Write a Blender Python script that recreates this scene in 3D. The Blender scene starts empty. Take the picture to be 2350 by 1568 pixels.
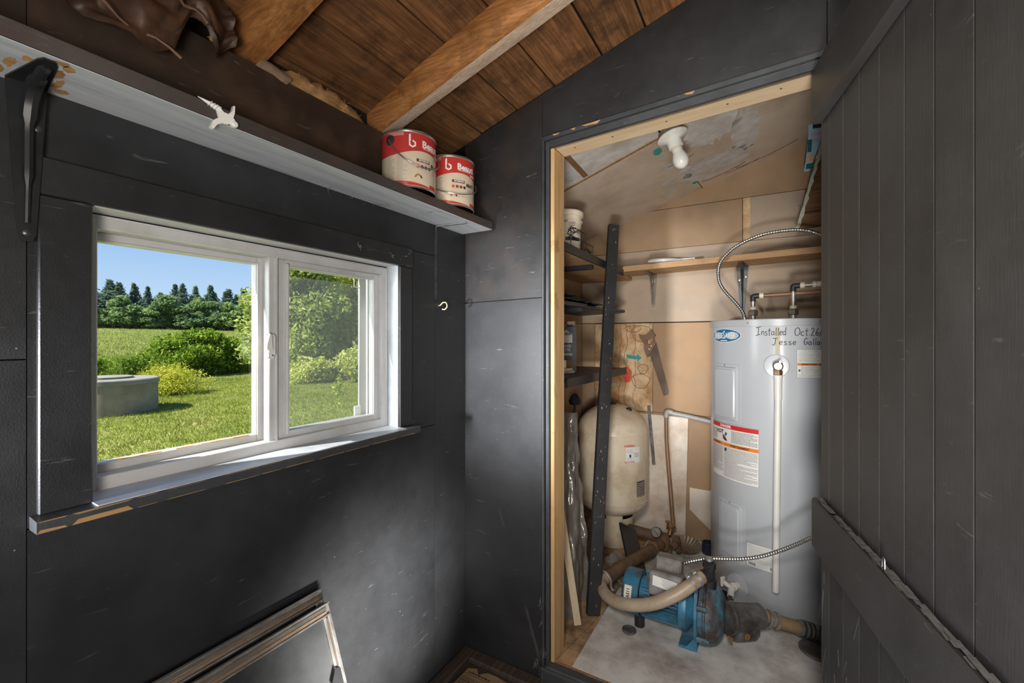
import bpy, bmesh, math, random
import numpy as np
from mathutils import Vector, Matrix, noise
rnd = random.Random(7)
npr = np.random.default_rng(11)
S = bpy.context.scene
COL = S.collection
R = math.radians

# ------------------------------------------------------------------ camera, world, sun, lamps, exposure
cam = bpy.data.cameras.new('camera'); cam_o = bpy.data.objects.new('camera', cam); COL.objects.link(cam_o)
cam_o.location = (1.067, -1.447, 1.25); cam_o.rotation_euler = (R(90), 0, R(30.3))
cam.sensor_width = 36; cam.lens = 36 * 1005 / 2350; cam.shift_y = -7 / 2350; cam.clip_start = .02; cam.clip_end = 500
S.camera = cam_o
S.view_settings.view_transform = 'Standard'; S.view_settings.look = 'None'
S.view_settings.exposure = 0; S.view_settings.gamma = 1; S.view_settings.use_curve_mapping = False
S.cycles.max_bounces = 7; S.cycles.diffuse_bounces = 4; S.cycles.glossy_bounces = 3
S.cycles.transmission_bounces = 4; S.cycles.transparent_max_bounces = 12
S.cycles.caustics_reflective = False; S.cycles.caustics_refractive = False
S.cycles.sample_clamp_indirect = 6

world = bpy.data.worlds.new('sky'); S.world = world; world.use_nodes = True
wn = world.node_tree; wn.nodes.clear()
def wnode(t, **k):
    n = wn.nodes.new(t)
    for a, b in k.items(): setattr(n, a, b)
    return n
w_out = wnode('ShaderNodeOutputWorld'); w_bg = wnode('ShaderNodeBackground'); w_tc = wnode('ShaderNodeTexCoord')
w_sep = wnode('ShaderNodeSeparateXYZ'); w_rmp = wnode('ShaderNodeValToRGB')
wn.links.new(w_tc.outputs['Generated'], w_sep.inputs[0]); wn.links.new(w_sep.outputs['Z'], w_rmp.inputs[0])
cr = w_rmp.color_ramp
cr.elements[0].position = 0.0; cr.elements[0].color = (.60, .76, .95, 1)
cr.elements[1].position = 1.0; cr.elements[1].color = (.10, .24, .62, 1)
e = cr.elements.new(.07); e.color = (.53, .72, .96, 1)
e = cr.elements.new(.22); e.color = (.27, .50, .90, 1)
wn.links.new(w_rmp.outputs[0], w_bg.inputs[0]); w_bg.inputs[1].default_value = 1.1
wn.links.new(w_bg.outputs[0], w_out.inputs[0])

def lamp(name, kind, energy, color, loc, look=None, **k):
    l = bpy.data.lights.new(name, kind); l.energy = energy; l.color = color
    for a, b in k.items(): setattr(l, a, b)
    o = bpy.data.objects.new(name, l); COL.objects.link(o); o.location = loc
    if look is not None:
        o.rotation_euler = (Vector(look) - Vector(loc)).to_track_quat('-Z', 'Y').to_euler()
    return o
lamp('sun', 'SUN', 13, (1, .95, .86), (-5, -10, 12), (-5 + .28, -10 + .68, 12 - .84), angle=R(.6))
# added, unseen fill from the right, the photographer's lamp and an added fill aimed at the pump room, an added uplight on the roof boards,
# an unseen lamp outside added to the skylight at the window, an added spot standing in for window light on the end wall, and an added low spot brightening the foot of the left wall
lamp('right_fill_light', 'AREA', 9, (1, .985, .97), (2.6, -2.1, 1.15), (0, -.9, 1.1), shape='RECTANGLE', size=.9, size_y=1.7)
lamp('high_lamp', 'SPOT', 118, (1, .95, .88), (1.12, -2.15, 2.0), (.88, .9, .80), spot_size=R(62), spot_blend=.7, shadow_soft_size=.15)
lamp('fill_lamp', 'SPOT', 165, (1, .96, .90), (1.12, -2.0, .55), (.85, .9, 1.65), spot_size=R(62), spot_blend=.8, shadow_soft_size=.15)
lamp('roof_uplight_fill', 'AREA', 18, (1, .92, .82), (1.35, -1.9, 1.0), (.45, -.55, 2.2), shape='DISK', size=.35)
lamp('window_sky_fill', 'AREA', 130, (.93, .96, 1), (-2.2, -3.25, 1.35), (-.02, -.7, 1.22), shape='RECTANGLE', size=1.1, size_y=2.6)
lamp('end_wall_fill', 'SPOT', 800, (.95, .97, 1), (.05, -2.6, 1.02), (.20, 0, 1.18), spot_size=R(26), spot_blend=1.0, shadow_soft_size=.09)
lamp('low_wall_fill', 'SPOT', 240, (1, .97, .93), (.95, -.90, .14), (0, -.48, .36), spot_size=R(46), spot_blend=1.0, shadow_soft_size=.10)

# ------------------------------------------------------------------ mesh helpers
def V(*a): return Vector(a)
class MB:
    def __init__(s): s.v = []; s.f = []; s.m = []
    def add(s, vs, fs, m=0):
        n = len(s.v); s.v += [tuple(v) for v in vs]
        s.f += [tuple(i + n for i in f) for f in fs]; s.m += [m] * len(fs); return s
    def box(s, x0, x1, y0, y1, z0, z1, m=0, b=0):
        return s.obox(V((x0 + x1) / 2, (y0 + y1) / 2, (z0 + z1) / 2), V(1, 0, 0), V(0, 1, 0), V(0, 0, 1), abs(x1 - x0) / 2, abs(y1 - y0) / 2, abs(z1 - z0) / 2, m, b)
    def obox(s, c, ax, ay, az, hx, hy, hz, m=0, b=0):
        c = V(*c); ax = V(*ax).normalized(); ay = V(*ay).normalized(); az = V(*az).normalized()
        b = min(b, hx * .9, hy * .9, hz * .9)
        if b <= 0:
            vs = [c + ax * (hx * i) + ay * (hy * j) + az * (hz * k) for i in (-1, 1) for j in (-1, 1) for k in (-1, 1)]
            return s.add(vs, [(0, 1, 3, 2), (4, 6, 7, 5), (0, 4, 5, 1), (2, 3, 7, 6), (0, 2, 6, 4), (1, 5, 7, 3)], m)
        bm = bmesh.new(); bmesh.ops.create_cube(bm, size=2)
        for v in bm.verts: v.co = Vector((v.co.x * hx, v.co.y * hy, v.co.z * hz))
        bmesh.ops.bevel(bm, geom=bm.edges[:], offset=b, segments=1, affect='EDGES', profile=.5)
        vs = [c + ax * v.co.x + ay * v.co.y + az * v.co.z for v in bm.verts]
        fs = [[v.index for v in f.verts] for f in bm.faces]; bm.free()
        return s.add(vs, fs, m)
    def bar(s, p, q, w, t, up=(0, 0, 1), m=0, b=0):      # beam p->q, w across, t along "up"
        p = V(*p); q = V(*q); d = (q - p); L = d.length; d.normalize(); u = V(*up)
        sd = d.cross(u).normalized(); u = sd.cross(d).normalized()
        return s.obox((p + q) / 2, d, sd, u, L / 2, w / 2, t / 2, m, b)
    def tube(s, pts, r, n=10, m=0, cap=True):
        pts = [V(*p) for p in pts]; N = len(pts); rs = r if isinstance(r, (list, tuple)) else [r] * N
        vs = []; fs = []; prev = None
        for i, p in enumerate(pts):
            d = (pts[min(i + 1, N - 1)] - pts[max(i - 1, 0)])
            if d.length < 1e-9: d = V(0, 0, 1)
            d.normalize()
            if prev is None: prev = d.orthogonal().normalized()
            prev = (prev - d * prev.dot(d))
            if prev.length < 1e-6: prev = d.orthogonal()
            prev.normalize(); bn = d.cross(prev)
            for k in range(n):
                a = 2 * math.pi * k / n
                vs.append(p + (prev * math.cos(a) + bn * math.sin(a)) * rs[i])
        for i in range(N - 1):
            for k in range(n):
                fs.append((i * n + k, i * n + (k + 1) % n, (i + 1) * n + (k + 1) % n, (i + 1) * n + k))
        if cap: fs.append(tuple(range(n))[::-1]); fs.append(tuple((N - 1) * n + k for k in range(n)))
        return s.add(vs, fs, m)
    def cyl(s, p, q, r, n=20, m=0, r2=None): return s.tube([p, q], [r, r if r2 is None else r2], n, m)
    def lathe(s, c, prof, axis=(0, 0, 1), n=32, m=0, cap=True):   # prof [(r, h)]
        c = V(*c); az = V(*axis).normalized(); ax = az.orthogonal().normalized(); ay = az.cross(ax)
        vs = []; fs = []; P = len(prof)
        for r, h in prof:
            for k in range(n):
                a = 2 * math.pi * k / n; vs.append(c + az * h + (ax * math.cos(a) + ay * math.sin(a)) * r)
        for i in range(P - 1):
            for k in range(n): fs.append((i * n + k, i * n + (k + 1) % n, (i + 1) * n + (k + 1) % n, (i + 1) * n + k))
        if cap: fs.append(tuple(range(n))[::-1]); fs.append(tuple((P - 1) * n + k for k in range(n)))
        return s.add(vs, fs, m)
    def prism(s, poly, fn, d0, d1, m=0):                 # 2D poly mapped by fn(u, v, d)
        n = len(poly); vs = [fn(u, v, d0) for u, v in poly] + [fn(u, v, d1) for u, v in poly]
        fs = [tuple(range(n)), tuple(range(2 * n - 1, n - 1, -1))] + [(i, i + n, (i + 1) % n + n, (i + 1) % n) for i in range(n)]
        return s.add(vs, fs, m)
    def grid(s, fn, nu, nv, m=0):
        vs = [fn(i / nu, j / nv) for j in range(nv + 1) for i in range(nu + 1)]
        fs = [(j * (nu + 1) + i, j * (nu + 1) + i + 1, (j + 1) * (nu + 1) + i + 1, (j + 1) * (nu + 1) + i) for j in range(nv) for i in range(nu)]
        return s.add(vs, fs, m)
    def shell(s, fn, nu, nv, th, m=0):                   # grid with thickness
        g = MB().grid(fn, nu, nv); n = len(g.v)
        me = bpy.data.meshes.new('t'); me.from_pydata(g.v, [], g.f); me.update()
        nr = [v.normal.copy() for v in me.vertices]; bpy.data.meshes.remove(me)
        vs = list(g.v) + [tuple(V(*g.v[i]) - nr[i] * th) for i in range(n)]
        fs = list(g.f) + [tuple(i + n for i in f[::-1]) for f in g.f]
        W = nu + 1
        rim = [i for i in range(W)] + [j * W + nu for j in range(1, nv + 1)] + [nv * W + i for i in range(nu - 1, -1, -1)] + [j * W for j in range(nv - 1, 0, -1)]
        for a, b in zip(rim, rim[1:] + rim[:1]): fs.append((b, a, a + n, b + n))
        return s.add(vs, fs, m)
    def islands(s):
        p = list(range(len(s.v)))
        def find(a):
            while p[a] != a: p[a] = p[p[a]]; a = p[a]
            return a
        for f in s.f:
            r = find(f[0])
            for i in f[1:]: p[find(i)] = r
        out = {}
        for f, m in zip(s.f, s.m): out.setdefault(find(f[0]), []).append((f, m))
        res = []
        for L in out.values():
            q = MB(); ix = {}
            for f, m in L:
                for i in f:
                    if i not in ix: ix[i] = len(q.v); q.v.append(s.v[i])
                q.f.append(tuple(ix[i] for i in f)); q.m.append(m)
            res.append(q)
        return res
    def build(s, name, mats, parent=None, smooth=35, label=None, cat=None, group=None, kind=None, split=False):
        if split: return [q.build(name, mats, parent, smooth, label, cat, group, kind) for q in s.islands()]
        if not isinstance(mats, (list, tuple)): mats = [mats]
        vs = np.array(s.v, dtype=np.float64).reshape(-1, 3)
        o = bpy.data.objects.new(name, None)
        if parent is None:
            org = np.array([(vs[:, 0].min() + vs[:, 0].max()) / 2, (vs[:, 1].min() + vs[:, 1].max()) / 2, vs[:, 2].min()])
        else: org = np.array(parent['_o'])
        me = bpy.data.meshes.new(name); me.from_pydata((vs - org).tolist(), [], s.f)
        for mt in mats: me.materials.append(mt)
        if len(mats) > 1: me.polygons.foreach_set('material_index', s.m)
        bm = bmesh.new(); bm.from_mesh(me); bmesh.ops.recalc_face_normals(bm, faces=bm.faces[:]); bm.to_mesh(me); bm.free()
        if smooth:
            me.polygons.foreach_set('use_smooth', [True] * len(me.polygons)); me.set_sharp_from_angle(angle=R(smooth))
        me.update()
        bpy.data.objects.remove(o)
        o = bpy.data.objects.new(name, me); COL.objects.link(o)
        if parent is None: o.location = org
        else: o.parent = parent
        o['_o'] = [float(q) for q in org]
        tag(o, label, cat, group, kind)
        return o
def tag(o, label=None, cat=None, group=None, kind=None):
    if label: o['label'] = label
    if cat: o['category'] = cat
    if group: o['group'] = group
    if kind: o['kind'] = kind
    return o
def thing(name, label, cat, loc, group=None):
    o = bpy.data.objects.new(name, None); COL.objects.link(o); o.location = loc; o.empty_display_size = .05
    o['_o'] = [float(q) for q in loc]
    return tag(o, label, cat, group)
def struct(name, loc=(0, 0, 0)):
    o = bpy.data.objects.new(name, None); COL.objects.link(o); o.location = loc; o['_o'] = [float(q) for q in loc]
    o['kind'] = 'structure'; return o
def smoothpath(pts, k=6):
    P = [V(*p) for p in pts]; P = [P[0] * 2 - P[1]] + P + [P[-1] * 2 - P[-2]]; out = []
    for i in range(1, len(P) - 2):
        a, b, c, d = P[i - 1:i + 3]
        for j in range(k):
            t = j / k
            out.append(.5 * ((2 * b) + (c - a) * t + (2 * a - 5 * b + 4 * c - d) * t * t + (3 * b - a - 3 * c + d) * t ** 3))
    out.append(P[-2]); return out
def fbm(x, y, z, o=3):
    return noise.fractal(Vector((x, y, z)), 1.0, 2.0, o)
_tc = {}
def text_mesh(s, size, bold=0, align='CENTER', sx=1.0):
    key = (s, size, bold, align, sx)
    if key in _tc: return _tc[key]
    c = bpy.data.curves.new('t', 'FONT'); c.body = s; c.size = size; c.align_x = align; c.align_y = 'CENTER'; c.offset = bold; c.resolution_u = 2
    o = bpy.data.objects.new('t', c); COL.objects.link(o); bpy.context.view_layer.update()
    dg = bpy.context.evaluated_depsgraph_get(); me = bpy.data.meshes.new_from_object(o.evaluated_get(dg))
    vs = [(v.co.x * sx, v.co.y) for v in me.vertices]; fs = [tuple(p.vertices) for p in me.polygons]
    bpy.data.objects.remove(o); bpy.data.curves.remove(c); bpy.data.meshes.remove(me)
    _tc[key] = (vs, fs); return vs, fs
def put_text(mb, s, size, fn, m=0, **k):
    vs, fs = text_mesh(s, size, **k); mb.add([fn(u, v) for u, v in vs], fs, m)

# ------------------------------------------------------------------ materials
def mat(name):
    m = bpy.data.materials.new(name); m.use_nodes = True; t = m.node_tree
    b = t.nodes['Principled BSDF']; return m, t, b
def N(t, kind, **k):
    n = t.nodes.new(kind)
    for a, b in k.items():
        if a.startswith('i_'): n.inputs[a[2:]].default_value = b
        else: setattr(n, a, b)
    return n
def coord(t, scale=(1, 1, 1), kind='Object', rand=0.0):
    tc = N(t, 'ShaderNodeTexCoord'); mp = N(t, 'ShaderNodeMapping'); mp.inputs['Scale'].default_value = scale
    t.links.new(tc.outputs[kind], mp.inputs['Vector'])
    if rand:
        oi = N(t, 'ShaderNodeObjectInfo'); mu = N(t, 'ShaderNodeMath', operation='MULTIPLY'); mu.inputs[1].default_value = rand
        t.links.new(oi.outputs['Random'], mu.inputs[0]); t.links.new(mu.outputs[0], mp.inputs['Location'])
    return mp.outputs[0]
def ramp(t, fac, stops):
    r = N(t, 'ShaderNodeValToRGB'); c = r.color_ramp
    while len(c.elements) < len(stops): c.elements.new(.5)
    for e, (p, col) in zip(c.elements, stops): e.position = p; e.color = (*col, 1) if len(col) == 3 else col
    t.links.new(fac, r.inputs[0]); return r.outputs[0]
def mix(t, fac, a, b, mode='MIX'):
    n = N(t, 'ShaderNodeMix', data_type='RGBA', blend_type=mode)
    for s, v in ((0, fac), (6, a), (7, b)):
        if hasattr(v, 'node'): t.links.new(v, n.inputs[s])
        else: n.inputs[s].default_value = v if s == 0 else ((*v, 1) if len(v) == 3 else v)
    return n.outputs[2]
def nz(t, vec, scale, detail=4, rough=.55, dist=0):
    n = N(t, 'ShaderNodeTexNoise'); n.inputs['Scale'].default_value = scale; n.inputs['Detail'].default_value = detail
    n.inputs['Roughness'].default_value = rough; n.inputs['Distortion'].default_value = dist
    t.links.new(vec, n.inputs['Vector']); return n.outputs[0]
def bump(t, b, h, strength=.3, dist=.002):
    n = N(t, 'ShaderNodeBump'); n.inputs['Strength'].default_value = strength; n.inputs['Distance'].default_value = dist
    t.links.new(h, n.inputs['Height']); t.links.new(n.outputs[0], b.inputs['Normal'])
def plain(name, col, rough=.5, metal=0, var=.12, scale=20, spec=.5, bmp=0, dirt=None, dirt_amt=.5, alpha=None, grime_scale=6):
    m, t, b = mat(name); v = coord(t, rand=30); f = nz(t, v, scale, 5)
    lo = tuple(c * (1 - var) for c in col); hi = tuple(min(1, c * (1 + var)) for c in col)
    c = ramp(t, f, [(.3, lo), (.7, hi)])
    if dirt:
        g = nz(t, v, grime_scale, 6, .65); g = ramp(t, g, [(.5 - .2 * dirt_amt, (0, 0, 0)), (.78 - .2 * dirt_amt, (1, 1, 1))])
        c = mix(t, g, c, dirt)
    t.links.new(c, b.inputs['Base Color']); b.inputs['Roughness'].default_value = rough; b.inputs['Metallic'].default_value = metal
    b.inputs['Specular IOR Level'].default_value = spec
    if bmp: bump(t, b, f, bmp, .001)
    return m
def paint(name, col, rough=.42, specks=1.0, grain='none', scuff=(.2, .2, .2), spec=.5, brown=0.0, wave=(1, 1, 1)):
    # dark wall paint: roller texture, faint cloudiness, pale specks and scrapes
    m, t, b = mat(name); v = coord(t, rand=5)
    cl = nz(t, v, 3.0, 9, .72); c = ramp(t, cl, [(.3, tuple(x * .62 for x in col)), (.72, tuple(x * 1.35 for x in col))])
    if brown: c = mix(t, ramp(t, nz(t, v, 7, 5), [(.45, (0, 0, 0)), (.7, (brown, brown, brown))]), c, (.085, .052, .033))
    vo = N(t, 'ShaderNodeTexVoronoi'); vo.inputs['Scale'].default_value = 26; t.links.new(v, vo.inputs['Vector'])
    ms = nz(t, v, 5, 3); msk = ramp(t, ms, [(.52, (0, 0, 0)), (.66, (1, 1, 1))])
    sp = ramp(t, vo.outputs['Distance'], [(.022, (1, 1, 1)), (.045, (0, 0, 0))]); sp = mix(t, 1.0, sp, msk, 'MULTIPLY')
    sc = nz(t, coord(t, (9, 9, 70), rand=3), 1.6, 2, .5, 1.2)
    scm = ramp(t, sc, [(.69, (0, 0, 0)), (.78, (.40, .40, .40))])
    c = mix(t, scm, c, scuff)
    c = mix(t, sp, c, tuple(.45 * specks + .02 for _ in range(3)))
    t.links.new(c, b.inputs['Base Color'])
    r = ramp(t, cl, [(.3, (rough - .06,) * 3), (.7, (rough + .1,) * 3)]); t.links.new(r, b.inputs['Roughness'])
    b.inputs['Specular IOR Level'].default_value = spec
    fine = nz(t, coord(t, wave), 330, 2, .6); bump(t, b, fine, .26, .0010)
    return m
def wood(name, dark, light, axis='y', scale=1.0, rough=.65, knots=True, stain=None, stain_amt=.5, grainy=1.0, bmp=.35):
    m, t, b = mat(name)
    sx, sy, sz = {'x': (1.2, 22, 22), 'y': (22, 1.2, 22), 'z': (22, 22, 1.2)}[axis]
    v = coord(t, (sx * scale, sy * scale, sz * scale), rand=40)
    f = nz(t, v, 1.6, 8, .68, .6)
    c = ramp(t, f, [(.28, dark), (.5, tuple((a + bb) / 2 for a, bb in zip(dark, light))), (.72, light)])
    fine = nz(t, v, 9, 3, .6); c = mix(t, ramp(t, fine, [(.38, (.0, .0, .0)), (.62, (.55 * grainy,) * 3)]), c, tuple(x * .62 for x in dark), 'MIX') if grainy else c
    oi = N(t, 'ShaderNodeObjectInfo'); hv = ramp(t, oi.outputs['Random'], [(0, (.72, .72, .72)), (1, (1.12, 1.08, 1.05))]); c = mix(t, 1.0, c, hv, 'MULTIPLY')
    if stain:
        g = nz(t, coord(t, rand=9), 7, 7, .7); c = mix(t, ramp(t, g, [(.62 - .22 * stain_amt, (0, 0, 0)), (.78 - .15 * stain_amt, (.85, .85, .85))]), c, stain)
    t.links.new(c, b.inputs['Base Color']); b.inputs['Roughness'].default_value = rough; b.inputs['Specular IOR Level'].default_value = .3
    bump(t, b, f, bmp, .002)
    return m
def clear_mat(name, tint, gloss=.06, rough=.02, body=0.0, bodycol=(.8, .8, .8)):
    m, t, b = mat(name); t.nodes.remove(b); out = t.nodes['Material Output']
    tr = N(t, 'ShaderNodeBsdfTransparent'); tr.inputs[0].default_value = (*tint, 1)
    gl = N(t, 'ShaderNodeBsdfGlossy'); gl.inputs['Roughness'].default_value = rough
    fr = N(t, 'ShaderNodeLayerWeight'); fr.inputs[0].default_value = .5     # thin sheet: same reflectance from both sides
    pw = N(t, 'ShaderNodeMath', operation='POWER'); pw.inputs[1].default_value = 4.5; t.links.new(fr.outputs['Facing'], pw.inputs[0])
    mu = N(t, 'ShaderNodeMath', operation='MULTIPLY_ADD'); mu.inputs[1].default_value = .7; mu.inputs[2].default_value = gloss * .6; mu.use_clamp = True
    t.links.new(pw.outputs[0], mu.inputs[0])
    mx = N(t, 'ShaderNodeMixShader'); t.links.new(mu.outputs[0], mx.inputs[0]); t.links.new(tr.outputs[0], mx.inputs[1]); t.links.new(gl.outputs[0], mx.inputs[2])
    last = mx
    if body:
        df = N(t, 'ShaderNodeBsdfTranslucent' if 'screen' in name else 'ShaderNodeBsdfDiffuse'); df.inputs[0].default_value = (*bodycol, 1)
        m2 = N(t, 'ShaderNodeMixShader'); m2.inputs[0].default_value = body
        t.links.new(mx.outputs[0], m2.inputs[1]); t.links.new(df.outputs[0], m2.inputs[2]); last = m2
    t.links.new(last.outputs[0], out.inputs[0]); return m
def leaf_mat(name, c1, c2, c3=None):
    m, t, b = mat(name); t.nodes.remove(b); out = t.nodes['Material Output']
    v = coord(t, rand=20); f = nz(t, v, 1.3, 4); f2 = N(t, 'ShaderNodeTexWhiteNoise'); gi = N(t, 'ShaderNodeNewGeometry'); t.links.new(gi.outputs['Random Per Island'], f2.inputs['Vector'])
    ad = N(t, 'ShaderNodeMath', operation='ADD'); ml = N(t, 'ShaderNodeMath', operation='MULTIPLY_ADD'); ml.inputs[1].default_value = .5; ml.inputs[2].default_value = -.25
    t.links.new(gi.outputs['Random Per Island'], ml.inputs[0]); t.links.new(f, ad.inputs[0]); t.links.new(ml.outputs[0], ad.inputs[1])
    c = ramp(t, ad.outputs[0], [(.25, c1), (.55, c2), (.8, c3 or c2)])
    oi = N(t, 'ShaderNodeObjectInfo'); c = mix(t, 1.0, c, ramp(t, oi.outputs['Random'], [(0, (.75, .8, .85)), (1, (1.2, 1.12, .95))]), 'MULTIPLY')
    d = N(t, 'ShaderNodeBsdfDiffuse'); tl = N(t, 'ShaderNodeBsdfTranslucent'); mx = N(t, 'ShaderNodeMixShader'); mx.inputs[0].default_value = .46
    t.links.new(c, d.inputs[0]); t.links.new(c, tl.inputs[0]); t.links.new(d.outputs[0], mx.inputs[1]); t.links.new(tl.outputs[0], mx.inputs[2])
    t.links.new(mx.outputs[0], out.inputs[0]); return m

M = {}
M['wall'] = paint('charcoal_wall_paint', (.027, .0285, .031), rough=.40)
M['wall_end'] = paint('charcoal_end_wall_paint', (.0255, .0262, .0285), rough=.40, specks=.9)
M['wall_top'] = paint('charcoal_paint_warm_bounce', (.040, .026, .018), rough=.5, specks=.3, brown=.8)  # brown of light bounced off the roof boards, put into the colour
M['wall_end_top'] = paint('charcoal_paint_faint_bounce', (.0255, .0250, .0262), rough=.42, specks=.9, brown=.25)  # same warm roof bounce, fainter, coloured into the upper corner panel
M['door'] = paint('charcoal_door_paint', (.052, .052, .053), rough=.46, specks=.8, wave=(1, 1, .06))
M['batten'] = paint('charcoal_batten_paint', (.050, .050, .050), rough=.44, specks=.7)
M['trim_dark'] = paint('charcoal_trim_paint', (.05, .054, .06), rough=.36, specks=1.0, scuff=(.35, .36, .37))
M['sill'] = paint('grey_blue_sill_paint', (.48, .52, .57), rough=.35, specks=.05)
M['shelf'] = paint('grey_shelf_paint', (.035, .034, .034), rough=.42, specks=.3)
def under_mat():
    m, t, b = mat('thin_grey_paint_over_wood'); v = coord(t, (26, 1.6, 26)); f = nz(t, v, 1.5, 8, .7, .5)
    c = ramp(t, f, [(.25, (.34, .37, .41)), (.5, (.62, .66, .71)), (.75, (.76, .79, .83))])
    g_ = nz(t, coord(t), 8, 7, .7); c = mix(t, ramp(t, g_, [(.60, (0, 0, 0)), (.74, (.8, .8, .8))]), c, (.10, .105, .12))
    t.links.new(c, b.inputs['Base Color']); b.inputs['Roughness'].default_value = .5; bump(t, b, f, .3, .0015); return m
M['under'] = under_mat()  # thin grey paint, made paler for light bounced up from the window
M['shelf_edge'] = paint('shelf_front_paint', (.07, .06, .055), rough=.5, specks=.3, brown=.7)
M['worn'] = wood('worn_bare_wood', (.40, .22, .08), (.70, .45, .20), 'y', grainy=.4)
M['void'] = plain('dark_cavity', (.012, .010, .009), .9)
M['roof'] = wood('roof_board_wood', (.125, .056, .022), (.43, .205, .085), 'y', .8, .7, stain=(.035, .020, .012), stain_amt=.62)
M['rafter'] = wood('rafter_wood', (.26, .10, .028), (.56, .27, .09), 'x', .8, .6, stain=(.10, .045, .018), stain_amt=.45)
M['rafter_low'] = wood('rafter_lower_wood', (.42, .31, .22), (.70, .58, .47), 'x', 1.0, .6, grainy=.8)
M['pine_z'] = wood('bare_pine_upright', (.52, .30, .12), (.78, .54, .29), 'z', .8, .55, stain=(.10, .05, .02), stain_amt=.12, grainy=.5)
M['pine_x'] = wood('bare_pine_header', (.74, .55, .34), (.92, .75, .53), 'x', .8, .55, grainy=.25)
M['pine_stick'] = wood('pale_pine_stick', (.62, .48, .30), (.85, .72, .52), 'z', 1.0, .55, grainy=.25)
M['tan'] = plain('tan_wallboard', (.355, .245, .155), .75, var=.10, scale=9, spec=.25, dirt=(.40, .25, .14), dirt_amt=.30, grime_scale=3)
M['tan_grey'] = plain('pale_wallboard', (.40, .32, .245), .75, var=.08, scale=9, spec=.25, dirt=(.46, .33, .22), dirt_amt=.3, grime_scale=3)
M['tan_stain'] = plain('water_stained_board', (.66, .50, .32), .7, var=.16, scale=14, spec=.25, dirt=(.36, .17, .06), dirt_amt=.62, grime_scale=9)
M['tan_ceil'] = plain('ceiling_hardboard', (.62, .515, .41), .75, var=.05, scale=8, spec=.25, dirt=(.42, .32, .23), dirt_amt=.12, grime_scale=3)
M['grey_ceil'] = plain('ceiling_grey_paper', (.62, .60, .58), .8, var=.12, scale=24, spec=.2, dirt=(.46, .40, .34), dirt_amt=.35, grime_scale=9)
M['white_board'] = plain('white_wallboard', (.74, .66, .57), .6, var=.06, scale=12, dirt=(.45, .30, .18), dirt_amt=.2, grime_scale=5)
M['brown_board'] = plain('brown_hardboard', (.42, .25, .12), .7, var=.12, scale=10)
M['plank_brown'] = wood('brown_sheathing', (.20, .10, .045), (.38, .22, .11), 'x', .8, .7, stain=(.10, .05, .025), stain_amt=.4)
M['shelf_ply'] = wood('tan_shelf_board', (.34, .19, .085), (.58, .37, .19), 'x', .7, .6, stain=(.20, .10, .05), stain_amt=.3, grainy=.5)
M['black_paint'] = paint('black_shelf_paint', (.022, .023, .025), rough=.4, specks=.9)
M['concrete'] = plain('grey_concrete', (.70, .69, .675), .8, var=.14, scale=7, spec=.25, bmp=.25, dirt=(.23, .17, .125), dirt_amt=.35, grime_scale=4)
M['floor_board'] = plain('rust_stained_floor_edge', (.46, .30, .16), .8, var=.2, scale=15, dirt=(.14, .08, .05), dirt_amt=.5, grime_scale=12)
M['floor_dark'] = wood('dark_floor_border', (.045, .034, .028), (.12, .09, .07), 'y', .8, .7)
M['news'] = plain('yellowed_newsprint', (.40, .26, .135), .85, var=.14, scale=9, dirt=(.25, .15, .08), dirt_amt=.4)
M['ink'] = plain('faded_black_ink', (.05, .04, .035), .8)
M['vinyl'] = plain('white_vinyl', (.60, .605, .61), .35, var=.02, scale=4, dirt=(.48, .47, .45), dirt_amt=.08, grime_scale=7)
M['vinyl_hw'] = plain('white_window_latch', (.82, .82, .80), .3, var=.03)
M['glass'] = clear_mat('window_glass', (.965, .975, .965), .05)
M['screen'] = clear_mat('insect_screen', (.90, .91, .90), .01, .3, body=.05, bodycol=(.55, .56, .56))
M['gasket'] = plain('dark_gasket', (.06, .06, .06), .6)
M['foam'] = plain('orange_foam_sealant', (.75, .38, .08), .8, var=.2, scale=60)
M['iron'] = plain('black_enamelled_iron', (.018, .019, .021), .42, 0.2, var=.3, scale=30, spec=.7)
M['rubbed_iron'] = plain('worn_black_iron', (.10, .105, .115), .33, .6, var=.3, scale=40)
M['steel'] = plain('galvanised_steel', (.50, .50, .49), .42, .7, var=.15, scale=30)
M['alum'] = plain('weathered_aluminium', (.52, .52, .51), .42, .75, var=.2, scale=24, dirt=(.30, .24, .18), dirt_amt=.4, grime_scale=14)
M['alum_dark'] = plain('dirty_aluminium_track', (.20, .17, .14), .5, .5, var=.25, scale=24)
M['rust_felt'] = plain('brown_felt_strip', (.24, .16, .105), .9, var=.2, scale=50)
M['scr_dark'] = plain('dusty_dark_screen_mesh', (.040, .042, .045), .5, var=.35, scale=5, spec=.4, dirt=(.09, .093, .096), dirt_amt=.4, grime_scale=5)
M['brass'] = plain('brass_wire', (.75, .58, .32), .3, .8)
M['plastic_white'] = plain('white_nylon', (.92, .91, .88), .4, var=.05)
M['plastic_bone'] = plain('bone_plastic_label', (.74, .66, .54), .45, var=.05)
M['can_red'] = plain('red_label', (.52, .045, .04), .25, var=.06, spec=.6)
M['can_cream'] = plain('cream_label', (.66, .56, .42), .28, var=.05, spec=.6)
M['can_dark'] = plain('maroon_print', (.16, .03, .03), .4)
M['can_rim'] = plain('tin_rim', (.55, .53, .50), .28, .9)
M['can_ear'] = plain('dark_handle_boss', (.035, .03, .028), .5)
M['white_print'] = plain('white_print', (.82, .79, .74), .5, var=.03)
M['black_print'] = plain('black_print', (.03, .03, .035), .5)
M['grey_print'] = plain('grey_fine_print', (.30, .30, .31), .6)
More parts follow.
